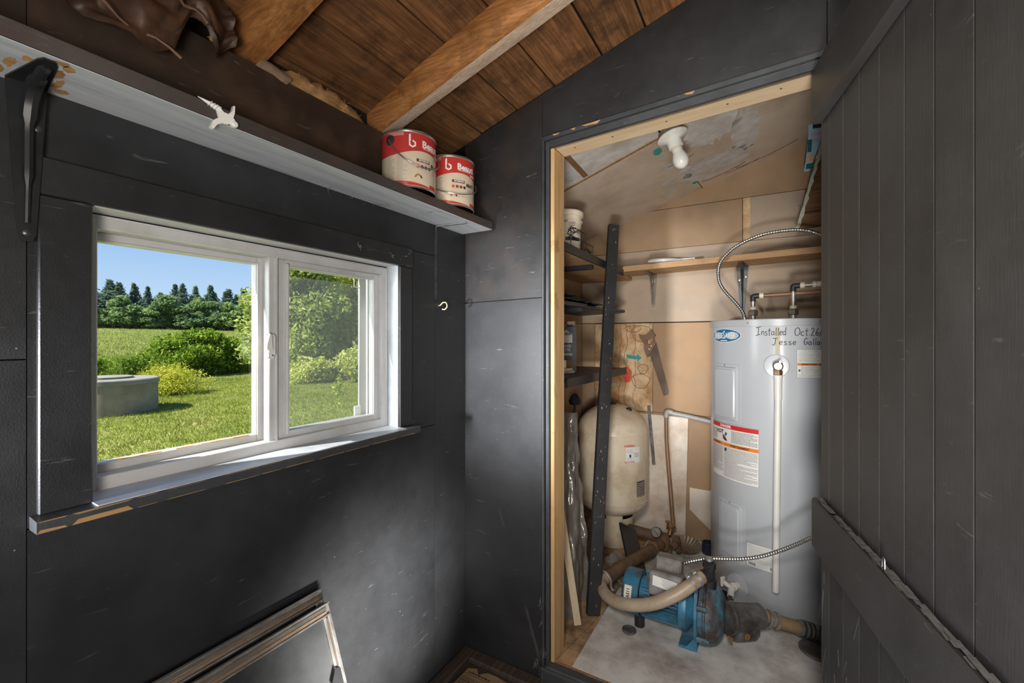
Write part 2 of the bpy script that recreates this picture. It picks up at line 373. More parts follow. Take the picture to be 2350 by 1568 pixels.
M['dot1'] = plain('orange_red_dot', (.60, .12, .05), .5); M['dot2'] = plain('maroon_dot', (.22, .05, .04), .5); M['dot3'] = plain('dark_brown_dot', (.07, .04, .035), .5)
M['heater'] = plain('grey_enamelled_steel', (.49, .515, .555), .22, .0, var=.03, scale=3, spec=.6)
M['heater_top'] = plain('grey_heater_lid', (.50, .52, .55), .26, .1, var=.03, scale=3, spec=.6)
M['blue_logo'] = plain('blue_oval_badge', (.015, .16, .36), .35, var=.05)
M['label_white'] = plain('white_paper_label', (.80, .80, .77), .45, var=.02)
M['label_red'] = plain('red_label_band', (.60, .03, .03), .4, var=.03)
M['label_orange'] = plain('orange_label_band', (.80, .23, .03), .4, var=.03)
M['yellow_stain'] = plain('dried_brown_drip', (.42, .37, .26), .4)
M['pvc'] = plain('white_pvc', (.74, .73, .69), .35, var=.04)
M['brass_old'] = plain('dull_brass', (.42, .26, .13), .4, .8, var=.3, scale=60)
M['tank'] = plain('cream_enamel', (.70, .60, .46), .32, 0, var=.05, scale=4, spec=.5, dirt=(.42, .29, .17), dirt_amt=.22, grime_scale=5)
M['pump_blue'] = plain('blue_pump_enamel', (.055, .24, .40), .38, .1, var=.2, scale=20, dirt=(.07, .06, .05), dirt_amt=.42, grime_scale=16)
M['pump_cast'] = plain('rust_stained_blue_casting', (.10, .30, .42), .5, .1, var=.3, scale=22, dirt=(.075, .05, .038), dirt_amt=.95, grime_scale=15)
M['pump_grey'] = plain('grey_terminal_box', (.25, .24, .235), .5, 0, var=.12, scale=30, dirt=(.14, .12, .11), dirt_amt=.4, grime_scale=20)
M['cast_grey'] = plain('oily_grey_casting', (.17, .18, .18), .55, .3, var=.35, scale=25, dirt=(.07, .05, .04), dirt_amt=.6, grime_scale=16)
M['rubber'] = plain('black_rubber', (.022, .022, .025), .5, var=.2)
M['navy'] = plain('navy_plastic', (.02, .024, .05), .35, var=.2)
def hose_mat():
    m, t, b = mat('braided_clear_hose'); v = coord(t)
    g = nz(t, v, 9, 6, .65); c = ramp(t, g, [(.33, (.52, .44, .33)), (.52, (.44, .34, .24)), (.70, (.20, .125, .075))])
    w = N(t, 'ShaderNodeTexWave', bands_direction='DIAGONAL'); w.inputs['Scale'].default_value = 60; w.inputs['Distortion'].default_value = 1.0; t.links.new(v, w.inputs['Vector'])
    c = mix(t, .16, c, w.outputs['Color'], 'OVERLAY'); t.links.new(c, b.inputs['Base Color']); b.inputs['Roughness'].default_value = .3; bump(t, b, w.outputs['Fac'], .25, .001); return m
M['hose'] = hose_mat()
M['poly_pipe'] = plain('brown_poly_pipe', (.23, .125, .065), .4, var=.2, scale=12)
M['dirty_pipe'] = plain('dust_caked_pipe', (.20, .125, .07), .65, var=.3, scale=14, dirt=(.09, .05, .03), dirt_amt=.5)
M['tan_pipe'] = plain('tan_pipe', (.40, .28, .15), .4, var=.2, scale=14, dirt=(.18, .12, .07), dirt_amt=.4)
M['conduit'] = plain('bright_armoured_conduit', (.66, .66, .64), .28, .9, var=.1)
M['conduit_gap'] = plain('conduit_groove', (.06, .055, .05), .5, .5)
M['saw_steel'] = plain('rusty_saw_blade', (.115, .080, .055), .55, .4, var=.3, scale=12)
M['saw_wood'] = plain('worn_saw_handle', (.17, .095, .05), .5, var=.3, scale=14)
M['porcelain'] = plain('white_porcelain', (.82, .81, .79), .15, var=.02, dirt=(.5, .42, .32), dirt_amt=.1)
M['bulb'] = plain('white_frosted_bulb', (.86, .85, .82), .2, var=.02)
M['bucket'] = plain('ivory_plastic_bucket', (.70, .62, .50), .4, var=.04)
M['plastic_sheet'] = clear_mat('clear_polythene', (.84, .82, .78), .22, .14, body=.45, bodycol=(.27, .245, .215))
M['bag'] = clear_mat('milky_bag', (.86, .84, .8), .2, .15, body=.6, bodycol=(.82, .80, .76))
M['tarp'] = plain('old_brown_tar_paper', (.050, .028, .018), .48, var=.45, scale=14, spec=.35, dirt=(.11, .055, .03), dirt_amt=.3, grime_scale=12)
M['tarp_edge'] = plain('curled_paper_edge', (.16, .085, .05), .6, var=.2)
M['fibre'] = plain('matted_tan_insulation', (.38, .21, .085), .95, var=.35, scale=40, bmp=.8)
M['fibre_pale'] = plain('pale_insulation_tuft', (.62, .38, .14), .95, var=.3, scale=50, bmp=.8)
M['cobweb'] = plain('dusty_cobweb', (.32, .31, .29), .9)
M['teal'] = plain('teal_crayon', (.03, .30, .30), .7, var=.2, scale=60)
M['red_crayon'] = plain('red_crayon', (.55, .08, .04), .7, var=.25, scale=70)
M['orange_crayon'] = plain('orange_crayon', (.75, .26, .06), .7, var=.2, scale=70)
M['brown_line'] = plain('brown_painted_line', (.17, .075, .03), .8, var=.2, scale=60)
M['lath'] = wood('lath_wood', (.24, .12, .05), (.40, .24, .12), 'y', 1.0, .7)
M['plaster_edge'] = plain('crumbly_plaster_edge', (.52, .55, .46), .85, var=.15, scale=60)
M['sheet_blue'] = plain('printed_blue_plastic', (.36, .63, .84), .3, var=.06)
M['sheet_teal'] = plain('printed_teal', (.01, .13, .14), .35); M['sheet_red'] = plain('printed_red', (.66, .08, .03), .35)
M['sheet_pink'] = plain('printed_pink', (.68, .40, .52), .35); M['sheet_skin'] = plain('printed_beige', (.66, .48, .36), .35)
M['tin_navy'] = plain('slate_blue_label', (.07, .10, .14), .35); M['tin_grey'] = plain('pale_grey_label', (.52, .50, .46), .4)
M['dish'] = plain('dusty_fluted_metal', (.30, .24, .18), .5, .4, var=.3, scale=18, dirt=(.12, .08, .05), dirt_amt=.5)
M['gauge'] = plain('gauge_dial', (.42, .38, .34), .3)
M['well'] = plain('weathered_concrete_ring', (.25, .20, .14), .9, var=.25, scale=3, dirt=(.17, .15, .10), dirt_amt=.5, grime_scale=2, bmp=.3)
M['well_top'] = plain('concrete_lid', (.21, .195, .165), .9, var=.15, scale=4)
M['bark'] = plain('grey_brown_bark', (.12, .09, .065), .9, var=.3, scale=5)
M['conifer'] = leaf_mat('hazed_spruce_needles', (.095, .15, .13), (.15, .225, .17), (.21, .29, .18))  # blue paleness of distant haze put into the needle colour
M['decid'] = leaf_mat('mid_green_leaves', (.16, .24, .12), (.26, .37, .16), (.36, .46, .19))  # leaf colour lightened a little for the haze of distance
M['bush'] = leaf_mat('bush_leaves', (.10, .17, .02), (.26, .38, .04), (.46, .56, .09))
M['bright'] = leaf_mat('bright_tree_leaves', (.24, .30, .07), (.46, .54, .15), (.66, .70, .32))
M['yellow'] = leaf_mat('yellow_green_leaves', (.30, .33, .03), (.55, .57, .08), (.70, .68, .16))
M['tallgrass'] = leaf_mat('tall_grass', (.12, .20, .03), (.26, .37, .055), (.40, .48, .13))
M['fieldgrass'] = leaf_mat('field_grass_blades', (.18, .22, .07), (.26, .31, .10), (.34, .36, .14))
M['turf'] = leaf_mat('turf_blades', (.17, .21, .03), (.30, .35, .065), (.44, .42, .16))
def ground_mat(name, a, b_, c_):
    m, t, b = mat(name); v = coord(t); f = nz(t, v, .55, 8, .72); f2 = nz(t, v, 14, 5, .7)
    c = ramp(t, f, [(.32, a), (.52, b_), (.70, c_)]); c = mix(t, ramp(t, f2, [(.35, (.0, .0, .0)), (.7, (.6, .6, .6))]), c, tuple(x * .55 for x in a))
    t.links.new(c, b.inputs['Base Color']); b.inputs['Roughness'].default_value = .95; b.inputs['Specular IOR Level'].default_value = .1
    bump(t, b, f2, .6, .05); return m
M['lawn'] = ground_mat('mown_lawn', (.17, .21, .04), (.30, .33, .07), (.42, .37, .16))
M['field'] = ground_mat('meadow_field', (.17, .22, .065), (.25, .31, .09), (.33, .35, .13))
# ------------------------------------------------------------------ room shell
RZ, RS = 2.04, .309            # underside of roof boards at x = 0, and its slope
RIDGE = 1.45
def roofz(x): return RZ + RS * x if x <= RIDGE else RZ + RS * (2 * RIDGE - x)
FZ = -.02                      # main floor
UZ = .072                      # raised concrete of the pump room
XR, YB, YN = 2.9, 1.30, -3.1   # right wall, pump room back wall, wall behind the camera

wl = struct('wall_left')
def lp(y0, y1, z0, z1, m='wall', t=.012, x=0.0):
    MB().box(x - t, x, y0 + .0007, y1 - .0007, z0 + .0012, z1 - .0012).build('panel', M[m], wl, smooth=0)
WY0, WY1, WZ0, WZ1 = -1.146, -.375, .953, 1.493
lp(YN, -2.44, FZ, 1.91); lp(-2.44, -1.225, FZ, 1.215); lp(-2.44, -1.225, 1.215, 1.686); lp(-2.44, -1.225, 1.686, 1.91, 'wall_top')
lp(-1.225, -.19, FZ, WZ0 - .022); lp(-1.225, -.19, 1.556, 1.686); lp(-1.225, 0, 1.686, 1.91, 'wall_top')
lp(-1.225, WY0, WZ0 - .022, 1.556); lp(WY1, -.19, WZ0 - .022, 1.556); lp(WY0, WY1, WZ1, 1.556)
lp(-.19, 0, FZ, 1.686)
MB().box(-.10, -.0125, YN, WY0 - .001, -.5, 1.90).box(-.10, -.0125, WY1 + .001, YB + .1, -.5, 1.90).box(-.10, -.0125, WY0, WY1, -.5, WZ0 - .022).box(-.10, -.0125, WY0, WY1, WZ1 + .001, 1.90).build('framing', M['void'], wl, split=True)
MB().box(-.13, -.10, YN, YB + .1, 1.88, 2.03).build('soffit_board', M['void'], wl)
# pump room stretch of the same wall
for y0, y1, z0, z1, mm in ((.09, 1.03, UZ, 1.345, 'tan'), (1.03, 1.30, UZ, 1.345, 'tan_grey'), (.09, 1.03, 1.345, 1.885, 'tan'), (1.03, 1.30, 1.345, 1.885, 'tan')):
    lp(y0, y1, z0, z1, mm)

we = struct('wall_end')
def xz(y): return lambda u, v, d: (u, y + d, v)
def ep(poly, m='wall_end', y0=0.0, y1=.014, name='panel'):
    MB().prism(poly, lambda u, v, d: (u, d, v), y0, y1).build(name, M[m], we, smooth=0)
JX0, JX1 = .383, 1.201         # door opening
hz = lambda x: 1.942 + .047 * (x - .39)
g = .0015
ep([(0, FZ), (.352 - g, FZ), (.352 - g, 1.399), (0, 1.392)])
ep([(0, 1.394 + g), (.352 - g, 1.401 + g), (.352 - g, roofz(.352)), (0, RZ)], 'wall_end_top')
ep([(.352, hz(.352)), (1.203, hz(1.203)), (1.203, roofz(1.203)), (.352, roofz(.352))])
ep([(1.206, FZ), (XR, FZ), (XR, roofz(XR)), (RIDGE, roofz(RIDGE)), (1.206, roofz(1.206))])
# framing behind the panels
ep([(0, FZ), (JX0 - .004, FZ), (JX0 - .004, roofz(JX0) - .16), (0, RZ - .16)], 'void', .0142, .088, 'framing')
ep([(JX0 - .004, hz(JX0) + .024), (1.21, hz(1.21) + .024), (1.21, roofz(1.21) - .16), (JX0 - .004, roofz(JX0) - .16)], 'void', .0142, .088, 'framing')
ep([(1.225, FZ), (1.9, FZ), (1.9, 2.2), (1.225, 2.2)], 'void', .0142, .088, 'framing')

# door casing, jambs, header
dc = struct('trim_1')
MB().box(.3535, .3635, -.014, .0, UZ - .03, hz(.36) + .036, b=.003).build('casing_strip', M['trim_dark'], dc)
MB().box(.3665, .3815, -.008, .001, UZ - .03, hz(.37) + .026, b=.003).build('casing_strip', M['trim_dark'], dc)
MB().prism([(.366, hz(.366) + .026), (1.22, hz(1.22) + .026), (1.22, hz(1.22) + .040), (.356, hz(.356) + .040)], lambda u, v, d: (u, d, v), -.018, 0).build('head_strip', M['trim_dark'], dc, smooth=0)
MB().prism([(.382, hz(.382) + .001), (1.22, hz(1.22) + .001), (1.22, hz(1.22) + .025), (.382, hz(.382) + .025)], lambda u, v, d: (u, d, v), -.008, .002).build('head_casing', M['trim_dark'], dc, smooth=0)
b = MB(); rr = random.Random(3)
x = .40
while x < 1.18:                                     # chipped bare edges of the head strip
    L = rr.uniform(.015, .07)
    if rr.random() < .62:
        z = hz(x) + .040
        b.add([(x, -.0186, z - .001), (x + L, -.0186, z + .047 * L - .001), (x + L * .8, -.0186, z - rr.uniform(.004, .009)), (x + L * .2, -.0186, z - rr.uniform(.003, .008))], [(0, 1, 2, 3)])
    x += L + rr.uniform(.01, .06)
b.build('bare_chips', M['worn'], dc, smooth=0, label='bare wood where the paint has chipped', kind='stuff')
MB().box(JX0, .398, .001, .092, UZ, hz(.39), b=.002).build('jamb', M['pine_z'], dc)
MB().box(JX1, JX1 + .02, .004, .092, UZ, hz(1.2), b=.002).build('jamb', M['pine_z'], dc)
MB().prism([(.398, hz(.398)), (1.195, hz(1.195)), (1.195, hz(1.195) + .02), (.398, hz(.398) + .02)], lambda u, v, d: (u, d, v), .003, .094).build('header', M['pine_x'], dc, smooth=0)
b = MB()
for xx in (.46, .60, .78, .96, 1.10): b.lathe((xx, .045, hz(xx) - .0004), [(.0035, 0), (.0035, .0006)], n=8)
b.build('nail_head', M['ink'], dc, split=True)
th = MB().box(.352, 1.22, -.030, .0, FZ, UZ - .012, b=.006)
th.build('threshold_face', M['trim_dark'], dc)
MB().box(.375, 1.22, -.029, .012, UZ - .012, UZ + .0005, b=.004).build('threshold_top', M['trim_dark'], dc)
MB().box(.39, 1.21, .006, .0155, UZ - .004, UZ + .0018, b=.001).build('threshold_edge', M['lath'], dc)

# floors
fl = struct('floor')
MB().box(-.15, XR, YN, 0.0, FZ - .06, FZ).build('floor_deck', M['floor_dark'], fl)
MB().box(.46, XR, .016, YB, UZ - .10, UZ).build('concrete_slab', M['concrete'], fl)
MB().prism([(0, .016), (.395, .016), (.457, .40), (.457, YB), (0, YB)], lambda u, v, d: (u, v, d), UZ - .06, UZ - .0008).prism([(.398, .016), (.4595, .016), (.4595, .40)], lambda u, v, d: (u, v, d), UZ - .06, UZ - .0001).build('floor_edge_board', [M['floor_board']], fl, smooth=0)
MB().box(.001, .052, YN, -.001, FZ, .0, b=.004).build('border_board', M['floor_dark'], fl)
MB().box(.053, .352, -.052, -.001, FZ, .001, b=.004).build('border_board', M['floor_dark'], fl)

# roof boards run along the left wall; two rafters in view
ce = struct('ceiling')
sl = math.atan(RS); ud = V(math.cos(sl), 0, math.sin(sl)); nd = V(-math.sin(sl), 0, math.cos(sl))
edges = [-.22, -.075, .082, .245, .400, .577, .724, .89, 1.05, 1.21, 1.33, RIDGE + .03]
for a, c_ in zip(edges, edges[1:]):
    for y0, y1 in ((YN, -1.05 - .3 * rnd.random()), (None, .0)):
        if y0 is None: y0 = last + .004
        last = y1
        p = V((a + c_) / 2, (y0 + y1) / 2, roofz((a + c_) / 2)) + nd * (.010 + rnd.uniform(-.003, .003))
        MB().obox(p, ud, V(0, 1, 0), nd, (c_ - a) / 2 / math.cos(sl) - rnd.uniform(.002, .0042), (y1 - y0) / 2, .0095, b=.002).build('roof_board', M['roof'], ce)
# far slope and weather skin
MB().prism([(RIDGE, roofz(RIDGE)), (XR + .2, roofz(XR + .2)), (XR + .2, roofz(XR + .2) + .02), (RIDGE, roofz(RIDGE) + .02)], lambda u, v, d: (u, d, v), YN, YB + .2).build('far_slope', M['roof'], ce)
MB().prism([(-.25, roofz(-.25) + .026), (RIDGE, roofz(RIDGE) + .026), (XR + .2, roofz(XR + .2) + .026), (XR + .2, roofz(XR + .2) + .04), (RIDGE, roofz(RIDGE) + .045), (-.25, roofz(-.25) + .04)], lambda u, v, d: (u, d, v), YN - .1, YB + .25).build('roof_skin', M['void'], ce)
for yc in (-.395, -.845, -1.32, -1.78, -2.24, -2.7):
    # half-log rafter: flat bottom, rounded side towards the camera
    def sec(x, bow=0):
        z = roofz(x); pts = []
        for dy, dz in ((.043, -.002), (.043, -.076), (-.005, -.080), (-.020, -.073), (-.033, -.055), (-.041, -.030), (-.044, -.002)):
            k = 1 + .04 * math.sin(x * 9 + yc * 7)
            pts.append(V(x, yc + (dy if dy > 0 else dy * min(1, max(.42, .72 + 1.9 * (x - .0)))) * k + bow, z + dz))
        return pts
    vs = []; fs = []; mi = []; xs = np.linspace(-.16, RIDGE, 26)
    for i, xq in enumerate(xs):
        for j, p in enumerate(sec(xq)):
            w = .0035 * fbm(xq * 9, j * 2.1 + yc, 0)
            vs.append(p + V(0, w, w))
    for i in range(25):
        for j in range(7):
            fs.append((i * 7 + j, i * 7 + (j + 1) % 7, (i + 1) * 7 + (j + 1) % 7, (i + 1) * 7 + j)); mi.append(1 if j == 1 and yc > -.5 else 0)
    fs += [tuple(range(7))[::-1], tuple(25 * 7 + j for j in range(7))]; mi += [0, 0]
    q = MB(); q.add(vs, fs); q.m = mi
    q.build('rafter', [M['rafter'], M['rafter_low']], ce, smooth=40)

# walls out of the picture that close the room (an open doorway stays in the one behind the camera)
wb = struct('wall_right'); MB().box(XR, XR + .1, YN, YB + .1, -.5, roofz(XR) + .02).build('panel', M['wall'], wb)
wk = struct('wall_near')
MB().box(-.1, .75, YN - .1, YN, -.5, 2.05).box(1.75, XR, YN - .1, YN, -.5, 2.05).box(.75, 1.75, YN - .1, YN, 2.02, 2.06).prism([(-.1, 2.06), (XR, 2.06), (XR, roofz(XR)), (RIDGE, roofz(RIDGE)), (0, RZ)], lambda u, v, d: (u, YN - d, v), 0, .1).build('panel', M['wall'], wk, smooth=0)

# ------------------------------------------------------------------ pump room back wall, ceiling
wf = struct('wall_far')
def fp(x0, x1, z0, z1, m, t=.012): MB().box(x0 + .001, x1 - .001, YB, YB + t, z0 + .001, z1 - .001, b=.001).build('panel', M[m], wf)
def uz(x): return 1.885 + .32 * x
fp(0, .09, UZ, 1.347, 'tan'); fp(.09, .459, .80, 1.345, 'tan_stain', .010); fp(.459, 1.9, .80, 1.345, 'tan')
fp(.09, .459, UZ, .80, 'brown_board'); fp(.459, 1.9, UZ, .80, 'tan')
fp(0, 1.9, 1.349, 1.79, 'tan_grey')
fp(0, .945, 1.79, 2.03, 'tan'); fp(.947, 1.9, 1.79, 2.03, 'tan_grey')
MB().prism([(.40, 2.032), (1.9, 2.032), (1.9, uz(1.9)), (.46, 2.0322)], lambda u, v, d: (u, d, v), YB, YB + .012).build('panel', M['tan'], wf, smooth=0)
MB().box(-.1, 1.95, YB + .013, YB + .1, -.5, 2.55).build('framing', M['void'], wf, split=True)
MB().box(.947, .985, YB - .006, YB + .001, 1.79, 2.028, b=.001).build('joint_strip', M['tan_stain'], wf)
# crayon marks and drips left on the stained board (flat)
def flat(mb, pts, m=0, d=.0012):
    mb.add([(x, YB - d, z) for x, z in pts], [tuple(range(len(pts)))], m)
q = MB()
flat(q, [(.296, 1.150), (.362, 1.140), (.362, 1.155), (.394, 1.130), (.364, 1.105), (.364, 1.120), (.300, 1.125)], 0)
flat(q, [(.300 + .030 * math.cos(a) * (1 + .2 * math.sin(5 * a)), 1.022 + .052 * math.sin(a)) for a in np.linspace(0, 2 * math.pi, 15)[:-1]], 1)
for c_, r_ in (((.236, .865), .014), ((.238, .905), .012), ((.236, .845), .009)): flat(q, [(c_[0] + r_ * math.cos(a), c_[1] + r_ * 1.3 * math.sin(a)) for a in np.linspace(0, 2 * math.pi, 9)[:-1]], 2)
q.build('crayon_mark', [M['teal'], M['red_crayon'], M['orange_crayon']], wf, smooth=0, label='teal arrow, red blob and orange spots drawn on the board', split=True)
q = MB(); rr = random.Random(5)
for x0 in (.255, .292, .345):
    z = 1.34; x = x0; pts = []
    while z > .80:
        pts.append((x, YB - .001, z)); z -= rr.uniform(.02, .05); x = x0 + rr.uniform(-.012, .012)
    q.tube(pts, .0016, 4)
for cx, cz, rx, rz in ((.385, .985, .055, .045), (.40, 1.06, .03, .03), (.34, 1.31, .05, .02), (.39, 1.28, .06, .05)):
    q.tube([(cx + rx * math.cos(a) * (1 + .15 * math.sin(3 * a)), YB - .001, cz + rz * math.sin(a)) for a in np.linspace(0, 6.3, 20)], .0015, 4)
q.build('drip_line', M['brown_line'], wf, split=True)

uc = struct('ceiling_pump_room')
us = math.atan(.32); uud = V(math.cos(us), 0, math.sin(us)); unn = V(-math.sin(us), 0, math.cos(us))
def cp(poly, m, off=0.0, t=.008): MB().prism(poly, lambda u, v, d: V(u, v, uz(u)) + unn * (d + off), 0, t).build('panel', M[m], uc, smooth=0)
cp([(-.02, .015), (.688, .015), (.676, .462), (.20, .488), (-.02, .50)], 'grey_ceil')
cp([(-.02, .503), (.20, .491), (.680, .465), (.738, YB), (-.02, YB)], 'tan_ceil')
cp([(.692, .015), (1.9, .015), (1.9, YB), (.742, YB), (.684, .465)], 'tan_ceil')
MB().prism([(.60, .3), (1.9, .3), (1.9, 1.3), (.6, 1.3)], lambda u, v, d: V(u, v, uz(u)) + unn * (d + .012), 0, .01).build('backing', M['void'], uc)
MB().prism([(-.012, .02), (1.9, .02), (1.9, 1.3), (-.012, 1.3)], lambda u, v, d: V(u, v, uz(u)) + unn * (d + .012), 0, .008).build('backing', M['plank_brown'], uc)
q = MB()
P0 = V(.355, .22, uz(.355)); P1 = V(.345, .455, uz(.345))
q.bar(P0 - unn * .003, P1 - unn * .003, .022, .005, unn)
q.bar(V(.02, .497, uz(.02)) - unn * .002, V(.676, .464, uz(.676)) - unn * .002, .012, .004, unn)
q.build('lath', M['lath'], uc, split=True)
def cdec(mb, pts, m=0): mb.add([V(u, v, uz(u)) - unn * .0008 for u, v in pts], [tuple(range(len(pts)))], m)
q = MB(); rr = random.Random(8)
def blob(cx, cy, rx, ry, m, n=40, j=.42):
    cdec(q, [(cx + rx * math.cos(a) * (1 + j * (rr.random() - .5)), cy + ry * math.sin(a) * (1 + j * (rr.random() - .5))) for a in np.linspace(0, 2 * math.pi, n + 1)[:-1]], m)
blob(.86, .60, .11, .16, 0); blob(.98, .82, .06, .22, 0); blob(.83, 1.05, .16, .13, 0); blob(.96, .42, .10, .08, 0); blob(.30, .37, .05, .08, 0)
for cx, cy in ((.64, .80), (.62, .98), (.60, 1.12), (.70, .92)): blob(cx, cy, .045, .035, 0, 5, .2)
blob(.64, .58, .02, .035, 1, 8); blob(.70, 1.02, .02, .03, 1, 8); blob(.72, 1.16, .015, .02, 1, 8)
q.build('torn_paper_patch', [M['grey_ceil'], M['teal']], uc, smooth=0, split=True)
q = MB()
for cx, cy, r_ in ((.85, 1.18, .09), (.94, 1.22, .07), (1.05, 1.2, .12), (.70, .78, .05)):
    q.tube([V(cx + r_ * math.cos(a) * 1.3, min(cy + r_ * .4 * math.sin(a), 1.29), uz(cx + r_ * math.cos(a) * 1.3)) - unn * .0008 for a in np.linspace(.3, 2.6, 10)], .0018, 4)
q.build('crack', M['brown_line'], uc, split=True)
wrx = struct('wall_pump_right'); MB().box(1.9, 1.95, .09, YB, UZ - .1, 2.6).build('panel', M['tan'], wrx)

# ------------------------------------------------------------------ window
w1 = struct('window_1')
def vin(name, mb, parent=w1, m='vinyl'): return mb.build(name, M[m], parent, smooth=40)
JD = -.052                                             # face of the vinyl frame, set back in the wall
# painted reveal
vin('reveal_board', MB().box(JD, -.0005, WY1 - .001, WY1 + .006, WZ0, WZ1), m='sill')
vin('reveal_board', MB().box(JD, -.0005, WY0 - .006, WY0 + .001, WZ0, WZ1), m='sill')
vin('reveal_board', MB().box(JD, -.0005, WY0 - .006, WY1 + .006, WZ1 - .001, WZ1 + .006), m='vinyl')
b = MB().prism([(JD, WZ0 + .004), (.040, WZ0 - .003), (.040, WZ0 - .022), (JD, WZ0 - .022)], lambda u, v, d: (u, d, v), WY0 - .0, WY1 + .0)
vin('stool', MB().prism([(0.0135, WZ0 - .001), (.040, WZ0 - .003), (.040, WZ0 - .023), (0.0005, WZ0 - .023), (0.0005, WZ0 - .001)], lambda u, v, d: (u, d, v), -1.222, -.309), m='trim_dark')
vin('stool_top', MB().prism([(JD, WZ0 + .002), (.0395, WZ0 + .0002), (.0395, WZ0 - .002), (JD, WZ0 - .004)], lambda u, v, d: (u, d, v), WY0, WY1), m='sill')
q = MB(); rr = random.Random(4); y = -1.222
while y < -.32:
    L = rr.uniform(.02, .09)
    w_ = .0012 if y > -1.16 else .006
    q.add([(.0404, y, WZ0 - .0225), (.0404, min(y + L, -.31), WZ0 - .0225), (.0404, min(y + L * .9, -.31), WZ0 - .0225 + rr.uniform(.5, 1.6) * w_), (.0404, y + L * .1, WZ0 - .0225 + rr.uniform(.5, 1.6) * w_)], [(0, 1, 2, 3)])
    q.add([(.0404, y, WZ0 - .0030), (.0404, min(y + L, -.31), WZ0 - .0030), (.0404, min(y + L * .9, -.31), WZ0 - .003 - rr.uniform(.3, 1.2) * w_ * .7), (.0404, y + L * .1, WZ0 - .003 - rr.uniform(.3, 1.2) * w_ * .7)], [(0, 1, 2, 3)])
    y += L * rr.uniform(.9, 1.5)
q.build('worn_edge', M['worn'], w1, smooth=0, label='bare orange wood along the worn sill edges', kind='stuff')
for nm, a in (('casing_board', (0.0005, .013, -1.214, WY0 + .0005, WZ0 - .0005, WZ1 - .001)), ('casing_board', (0.0005, .010, WY1 - .0005, -.318, WZ0 - .0005, WZ1 - .001)), ('casing_board', (0.0005, .013, -1.214, -.318, WZ1 + .0005, 1.557))):
    MB().box(*a, b=.002).build(nm, M['wall'], w1)
# vinyl frame
def frame(mb, x0, x1, y0, y1, z0, z1, wl_, wr_, wb_, wt_, b=.003):
    mb.box(x0, x1, y0, y0 + wl_, z0, z1, b=b).box(x0, x1, y1 - wr_, y1, z0, z1, b=b)
    mb.box(x0, x1, y0 + wl_ - .002, y1 - wr_ + .002, z0, z0 + wb_, b=b).box(x0, x1, y0 + wl_ - .002, y1 - wr_ + .002, z1 - wt_, z1, b=b); return mb
FY0, FY1, FZ0, FZ1 = WY0 + .001, WY1 - .002, WZ0 - .002, WZ1 - .004
vin('frame', frame(MB(), JD - .075, JD, FY0, FY1, FZ0, FZ1, .025, .024, .030, .026, .002))
fb = vin('frame_bead', frame(MB(), JD - .012, JD + .004, FY0, FY1, FZ0, FZ1, .004, .004, .004, .004, .0015))
MYC = -.785                                            # meeting line
sl_ = vin('sash', frame(MB(), JD - .066, JD - .040, FY0 + .014, MYC + .018, FZ0 + .026, FZ1 - .024, .014, .026, .022, .020, .003)); tag(sl_, 'left fixed sash')
MB().box(JD - .055, JD - .051, FY0 + .024, MYC - .006, FZ0 + .046, FZ1 - .042).build('pane', M['glass'], sl_, smooth=0)
frame(MB(), JD - .0402, JD - .036, FY0 + .027, MYC - .004, FZ0 + .045, FZ1 - .041, .002, .003, .003, .002, .0008).build('glazing_bead', M['vinyl'], sl_)
q = MB(); rr = random.Random(2); y = FY0 + .03
while y < MYC - .03:
    L = rr.uniform(.01, .035)
    if rr.random() < .75: q.box(JD - .0395, JD - .0375, y, y + L, FZ0 + .0478, FZ0 + .0478 + rr.uniform(.001, .003))
    y += L
q.build('foam_sealant', M['foam'], sl_, label='orange sealant squeezed along the glass', kind='stuff')
# mullion and right sliding sash (inner track)
vin('mullion', MB().box(JD - .045, JD - .006, MYC + .006, MYC + .026, FZ0 + .024, FZ1 - .022, b=.002).box(JD - .012, JD + .0, MYC + .020, MYC + .0265, FZ0 + .024, FZ1 - .022, b=.0015))
s2 = vin('sash', frame(MB(), JD - .034, JD - .012, MYC + .026, FY1 - .022, FZ0 + .026, FZ1 - .024, .030, .026, .022, .020, .003)); tag(s2, 'right sliding sash with raised pull edge')
MB().box(JD - .024, JD - .020, MYC + .050, FY1 - .042, FZ0 + .042, FZ1 - .038).build('pane', M['glass'], s2, smooth=0)
MB().box(JD - .014, JD - .002, MYC + .052, MYC + .060, FZ0 + .038, FZ1 - .036, b=.002).build('pull_edge', M['vinyl'], s2)
frame(MB(), JD - .0125, JD - .008, MYC + .0545, FY1 - .0445, FZ0 + .044, FZ1 - .040, .002, .004, .004, .003, .001).build('glazing_bead', M['vinyl'], s2)
sc_ = vin('screen_frame', frame(MB(), JD - .072, JD - .064, MYC + .02, FY1 - .03, FZ0 + .028, FZ1 - .026, .012, .030, .014, .014, .002))
MB().box(JD - .0685, JD - .0678, MYC + .03, FY1 - .055, FZ0 + .04, FZ1 - .060).build('screen_mesh', M['screen'], sc_, smooth=0)
MB().box(JD - .064, JD - .058, FY1 - .085, FY1 - .058, FZ0 + .042, FZ0 + .075, b=.002).build('corner_clip', M['vinyl_hw'], sc_)
MB().tube([(JD - .06, FY1 - .085, FZ1 - .042), (JD - .06, FY1 - .085, FZ1 - .068), (JD - .06, FY1 - .062, FZ1 - .070)], .002, 6).build('pull_tab', M['vinyl_hw'], sc_)
